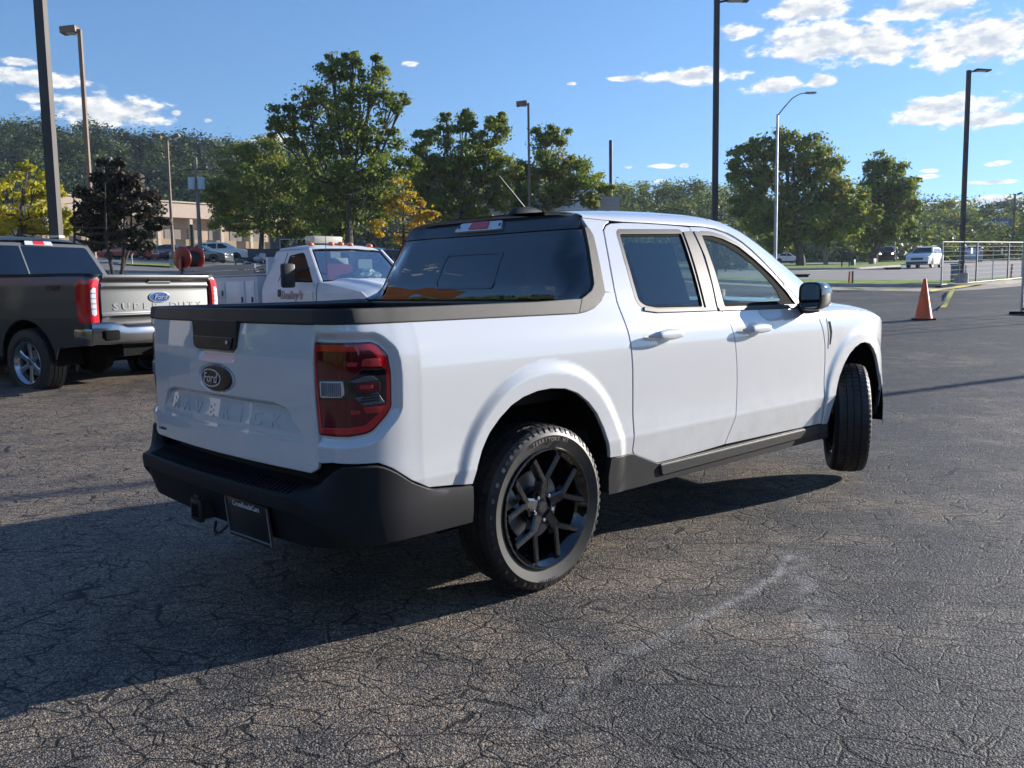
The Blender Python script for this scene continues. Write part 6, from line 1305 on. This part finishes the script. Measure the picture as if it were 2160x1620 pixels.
# hose reel
t = thing('hose_reel', 'red hose reel wound with black hose at the back of the service truck bed', 'hose reel'); on_srv(t)
REDP = pmat('reel_red', (.30, .014, .012), .45, coat=.2); rc = Vector((-4.15, -.80, 1.93))
Mr = Matrix.Translation(rc) @ Matrix.Rotation(math.radians(20), 4, 'Z')
for s in (-1, 1): lathe('flange', [(.05, s*.17), (.22, s*.17), (.24, s*.18), (.24, s*.19), (.22, s*.20), (.05, s*.20)], REDP, t, 32, 'Y', M=Mr @ Matrix.Rotation(math.pi/2*0, 4, 'X'), closed=True)
lathe('hose', [(.08, -.165)]+[(.155+.012*math.sin(k*1.57), -.165+k*.33/28) for k in range(29)]+[(.08, .165)], pmat('hose_black', (.015, .015, .016), .5), t, 28, 'Y', M=Mr)
lathe('hub', [(0, -.26), (.04, -.26), (.04, .26), (0, .26)], REDP, t, 12, 'Y', M=Mr)
for s in (-1, 1): box('stand', Mr @ Vector((0, s*.24, -.17)), (.10, .03, .40), REDP, t); 
box('base_plate', Mr @ Vector((0, 0, -.36)), (.35, .6, .04), REDP, t)
# ================================================================ CONE, FENCE, TAPE, ROADSIDE
ORG = pmat('cone_orange', (.85, .12, .02), .5, var=(5, .12))
b = ground_hit(1948, 675); t = thing('traffic_cone', 'orange traffic cone with black base standing alone on the asphalt at right', 'traffic cone', b)
lathe('cone', [(.185, .03), (.178, .05), (.035, .885), (.030, .905), (.022, .91), (.018, .90)], ORG, t, 32, 'Z')
bm = bmesh.new(); bmesh.ops.create_circle(bm, cap_ends=True, radius=.27, segments=8); ex = bmesh.ops.extrude_face_region(bm, geom=bm.faces[:]); bmesh.ops.translate(bm, verts=[v for v in ex['geom'] if isinstance(v, bmesh.types.BMVert)], vec=(0, 0, .035)); bm_obj('base', bm, pmat('cone_base', (.03, .026, .024), .8), t)
# site fence panels
FW_ = pmat('fence_tube', (.14, .14, .14), .6); WIRE = pmat('fence_wire', (.035, .037, .04), .7)
def fence_panel(A, B, h, label, rails=8, mids=1, feet=True, group='temporary site fence panels'):
    A, B = Vector(A), Vector(B); L = (B-A).length; rz = math.atan2((B-A).y, (B-A).x); slope = (B.z-A.z); t = thing('fence_panel', label, 'fence panel', A, rz, group); z0 = .12; L2 = math.hypot((B-A).x, (B-A).y)
    Z = lambda x, z: (x, 0, z+slope*x/L2)
    for x in (.02, L2-.02): tube('post', [Z(x, 0.0), Z(x, h)], .030, FW_ if x > 1 else GALV, t, 8)
    tube('top_rail', [Z(.02, h), Z(L2-.02, h)], .030, FW_, t, 8); tube('bottom_rail', [Z(.02, z0), Z(L2-.02, z0)], .034, FW_, t, 8)
    for k in range(mids): x = L2*(k+1)/(mids+1); tube('upright', [Z(x, z0), Z(x, h)], .020, GALV, t, 6)
    for k in range(rails): z = z0+(h-z0)*(k+1)/(rails+1); tube('wire', [Z(.02, z), Z(L2-.02, z)], .006, WIRE, t, 5)
    if feet: box('foot', Z(.1, .03), (.6, .28, .07), DARK, t)
    return t
H_ = 1.83; fp = [spot(1983, 36.4), spot(2056, 39.0), spot(2122, 42.2), spot(2178, 45.5), spot(2240, 49)]
for i, l in enumerate(['site fence panel nearest the orange cone, its post beside the white SUV', 'second site fence panel, with a paper sheet tied to it', 'third site fence panel, half behind the near panel', 'last site fence panel at the right edge of the picture']):
    fence_panel(fp[i], fp[i+1], H_, l, mids=1)
n0 = ground_hit(2153, 663); n1 = spot(2330, (n0-Vector(CAM)).dot(Vector(CF))-1.5); fence_panel(n0, n1, 1.83, 'nearest site fence panel cut off by the right edge', mids=2)
for i, (px, py, d) in enumerate([(2050, 529, 38.6), (2114, 530, 41.6)]):
    p = ptat(px, py, d); o = box('paper_notice', (0, 0, 0), (.22, .01, .26), pmat('paper_white', (.75, .76, .75), .6), None); o.location = p; o.rotation_euler = (0, 0, math.atan2((fp[1]-fp[0]).y, (fp[1]-fp[0]).x)); tag(o, ['white paper notice on the fence beside the minivan', 'white paper notice on the fence, right-hand one of two'][i], 'notice', 'notices on the site fence')
# caution tape
YEL = pmat('caution_yellow', (.85, .66, .02), .5, spec=.5); YEL2 = YEL
def tape(name, pts, w, label, tw=0):
    P = [Vector(p) for p in pts]; rows = []
    for i, p in enumerate(P):
        tn = (P[min(i+1, len(P)-1)]-P[max(0, i-1)]); tn.z = 0; tn.normalize(); n = Vector((-tn.y, tn.x, 0)); a = .22+.20*math.sin(i*1.3+tw); up = Vector((0, 0, 1))*math.sin(a)+n*math.cos(a); rows.append([p-up*w/2, p, p+up*w/2])
    o = grid_mesh(name, rows, YEL, None); tag(o, label, 'caution tape', 'caution tape along the kerb'); return o
def tp(px, py, dz=.10): g_ = ground_hit(px, py); return g_+Vector((0, 0, dz))
tape('caution_tape', [tp(1690+i*18, 612+1.5*math.sin(i*.9)+i*.42) for i in range(16)], .10, 'yellow caution tape lying along the kerb right of the pickup hood')
tape('caution_tape', [tp(1962+i*12, 619-i*1.75) for i in range(17)], .13, 'yellow caution tape along the foot of the site fence', 1)
tape('caution_tape', [tp(2012-i*3.2, 612+i*6.2, .07+.02*math.sin(i)) for i in range(8)], .14, 'loose end of yellow tape trailing over the asphalt beside the cone', 2)
# roadside small things
def stake(px, d, h, m, label, name='marker_stake', cat='stake', lean=0, group='marker stakes on the near verge'):
    b = spot(px, d); t = thing(name, label, cat, b, 0, group); tube('stake', [(0, 0, -.1), (lean, 0, h)], .045, m, t, 6); tube('ribbon', [(lean*.8, 0, h*.8), (lean+.06, .02, h*.45), (lean+.03, .05, h*.15)], .02, ORG, t, 5)
stake(1797, 40.6, .62, pmat('stake_brown', (.20, .08, .05), .8), 'brown marker stake on the near verge, right one of the pair'); stake(1789, 41, .60, ORG, 'orange ribboned stake on the near verge, left one of the pair', lean=.08)
stake(2129, 46, .75, ORG, 'orange marker stake seen through the site fence', lean=.1)
b = spot(2018, 40.4); t = thing('utility_cabinet', 'blue-grey cabinet at the foot of the lamp post behind the fence', 'utility cabinet', b, YAW-math.pi/2); box('cabinet', (0, .1, .42), (.42, .35, .86), pmat('cabinet_bluegrey', (.13, .17, .21), .6), t, bev=.02); box('lid', (0, .1, .87), (.46, .4, .05), pmat('cabinet_bluegrey', (0, 0, 0)), t)
box('guard_post', (.30, -.05, .40), (.06, .06, .85), pmat('guard_white', (.6, .6, .6), .6), t)
b = spot(1782, 80); t = thing('mailbox', 'dark mailbox cluster on two legs on the far verge', 'mailbox', b, YAW-math.pi/2); box('box', (0, 0, 1.05), (.75, .5, .7), pmat('mailbox_dark', (.03, .04, .035), .6), t, bev=.06); [box('leg', (s, 0, .4), (.09, .09, .9), BARK, t) for s in (-.35, .3)]
b = spot(1797, 84); o = box('green_utility_box', (0, 0, .3), (.35, .35, .75), pmat('ubox_green', (.03, .07, .04), .6), None, bev=.03); o.location = b; tag(o, 'small green utility box right of the mailbox', 'utility box')
b = spot(1838, 92); o = box('grey_utility_box', (0, 0, .3), (.7, .5, .7), pmat('ubox_grey', (.12, .13, .12), .6), None, bev=.05); o.location = b; tag(o, 'low grey utility box on the far verge by the street oaks', 'utility box')
for i, (px, py) in enumerate([(1685, 585), (1882, 569)]):
    g_ = ground_hit(px, py); t = thing('storm_drain', ['dark storm drain mouth in the far kerb, left one', 'dark storm drain mouth in the far kerb beside the white SUV'][i], 'storm drain', g_, YAW-math.pi/2-.3, 'storm drains in the far kerb'); box('slab', (0, 0, .15), (1.3, .5, .06), pmat('drain_dark', (.07, .06, .05), .9), t, bev=.03); box('mouth', (0, -.26, .06), (1.1, .05, .14), DARK, t)
# motorcycles and trailer in the back lot
def moto(px, d, col, label, rz):
    b = spot(px, d); t = thing('motorcycle', label, 'motorcycle', b, rz, 'motorcycles in the back lot'); m = pmat('moto_'+str(px), col, .3, coat=1)
    for x in (-.68, .68):
        w = lathe('wheel', [(.24, .05), (.30, .06), (.32, 0), (.30, -.06), (.24, -.05)], RUBBER, t, 20, 'Y', M=Matrix.Translation((x, 0, .32)), closed=True)
        bm = bmesh.new(); [tubev(bm, [(x, 0, .32), (x+.24*math.cos(a), 0, .32+.24*math.sin(a))], .008, 4) for a in np.linspace(0, 6.28, 7)[:-1]]; bm_obj('spokes', bm, CHROME, w)
    box('engine', (0, 0, .45), (.45, .3, .36), STEEL, t, bev=.06); lathe('fuel_tank', [(0, -.30), (.12, -.24), (.17, 0), (.12, .22), (0, .28)], m, t, 14, 'Y', M=Matrix.Translation((.15, 0, .85)) @ Matrix.Rotation(math.pi/2, 4, 'Z')); box('saddle', (-.35, 0, .80), (.65, .28, .12), SATIN, t, bev=.05); box('rear_fender', (-.62, 0, .68), (.5, .2, .08), m, t, bev=.03); box('fairing', (.52, 0, .98), (.25, .42, .45), m, t, bev=.1)
    tube('fork', [(.70, 0, .32), (.45, 0, 1.0)], .03, CHROME, t, 6); tube('handlebar', [(.38, -.38, 1.08), (.45, -.15, 1.02), (.45, .15, 1.02), (.38, .38, 1.08)], .018, CHROME, t, 6)
moto(536, 60, (.02, .22, .28), 'teal motorcycle standing behind the service truck bed', RT+.5)
moto(556, 58, (.02, .05, .18), 'dark blue motorcycle right of the teal one', RT+.9)
moto(548, 54, (.30, .32, .36), 'silver motorcycle in front of the teal and blue ones', RT-.4)
b = spot(600, 56); t = thing('cargo_trailer', 'trailer with rounded bright chequer-plate front behind the service truck cab', 'trailer', b, RT)
DIA = pmat('chequer_plate', (.50, .55, .60), .3, .8, bump=(14, 1, .03)); rows = [[(.85*math.cos(a), y, .55+.95*math.sin(a)) for a in np.linspace(0, math.pi/2*1.2, 12)] for y in (-.55, .55)]; grid_mesh('rounded_nose', rows, DIA, t); box('body', (-.9, 0, 1.0), (1.9, 1.15, .95), pmat('trailer_dark', (.03, .04, .06), .5), t, bev=.05); box('chassis', (-.4, 0, .45), (2.9, 1.1, .1), DARK, t)
for s in (-1, 1): lathe('wheel', [(0, .09), (.30, .09), (.32, .05), (.32, -.05), (.30, -.09), (0, -.09)], RUBBER, t, 18, 'Y', M=Matrix.Translation((-.8, s*.65, .32)))
b = spot(221, 27.4); o = box('concrete_block', (0, 0, .18), (.5, .4, .42), CONC, None, bev=.02); o.location = b; tag(o, 'square concrete footing at the base of the dark tree', 'footing')
b = spot(290, 62); t = thing('hydrant_pipe', 'pale standpipe in the back lot in front of the red car', 'standpipe', b); tube('pipe', [(0, 0, -.1), (0, 0, .7), (.1, 0, .85)], .05, GALV, t, 8); lathe('flange', [(0, .05), (.16, .05), (.16, 0)], GALV, t, 12, 'Z')
# ================================================================ HAZE
bm = bmesh.new(); bbox(bm, (0, 0, 33), (1960, 1960, 72)); hz = bm_obj('haze', bm, None); tag(hz, None, kind='stuff')
hm = bpy.data.materials.new('thin_haze'); hm.use_nodes = True; T = NT(hm.node_tree); T.N.clear(); v = T.n('ShaderNodeVolumePrincipled', i_Density=.00022, i_Color=(.74, .86, 1.0), i_Anisotropy=.25)
o = T.n('ShaderNodeOutputMaterial'); T.L.new(v.outputs[0], o.inputs['Volume']); hz.data.materials.append(hm)
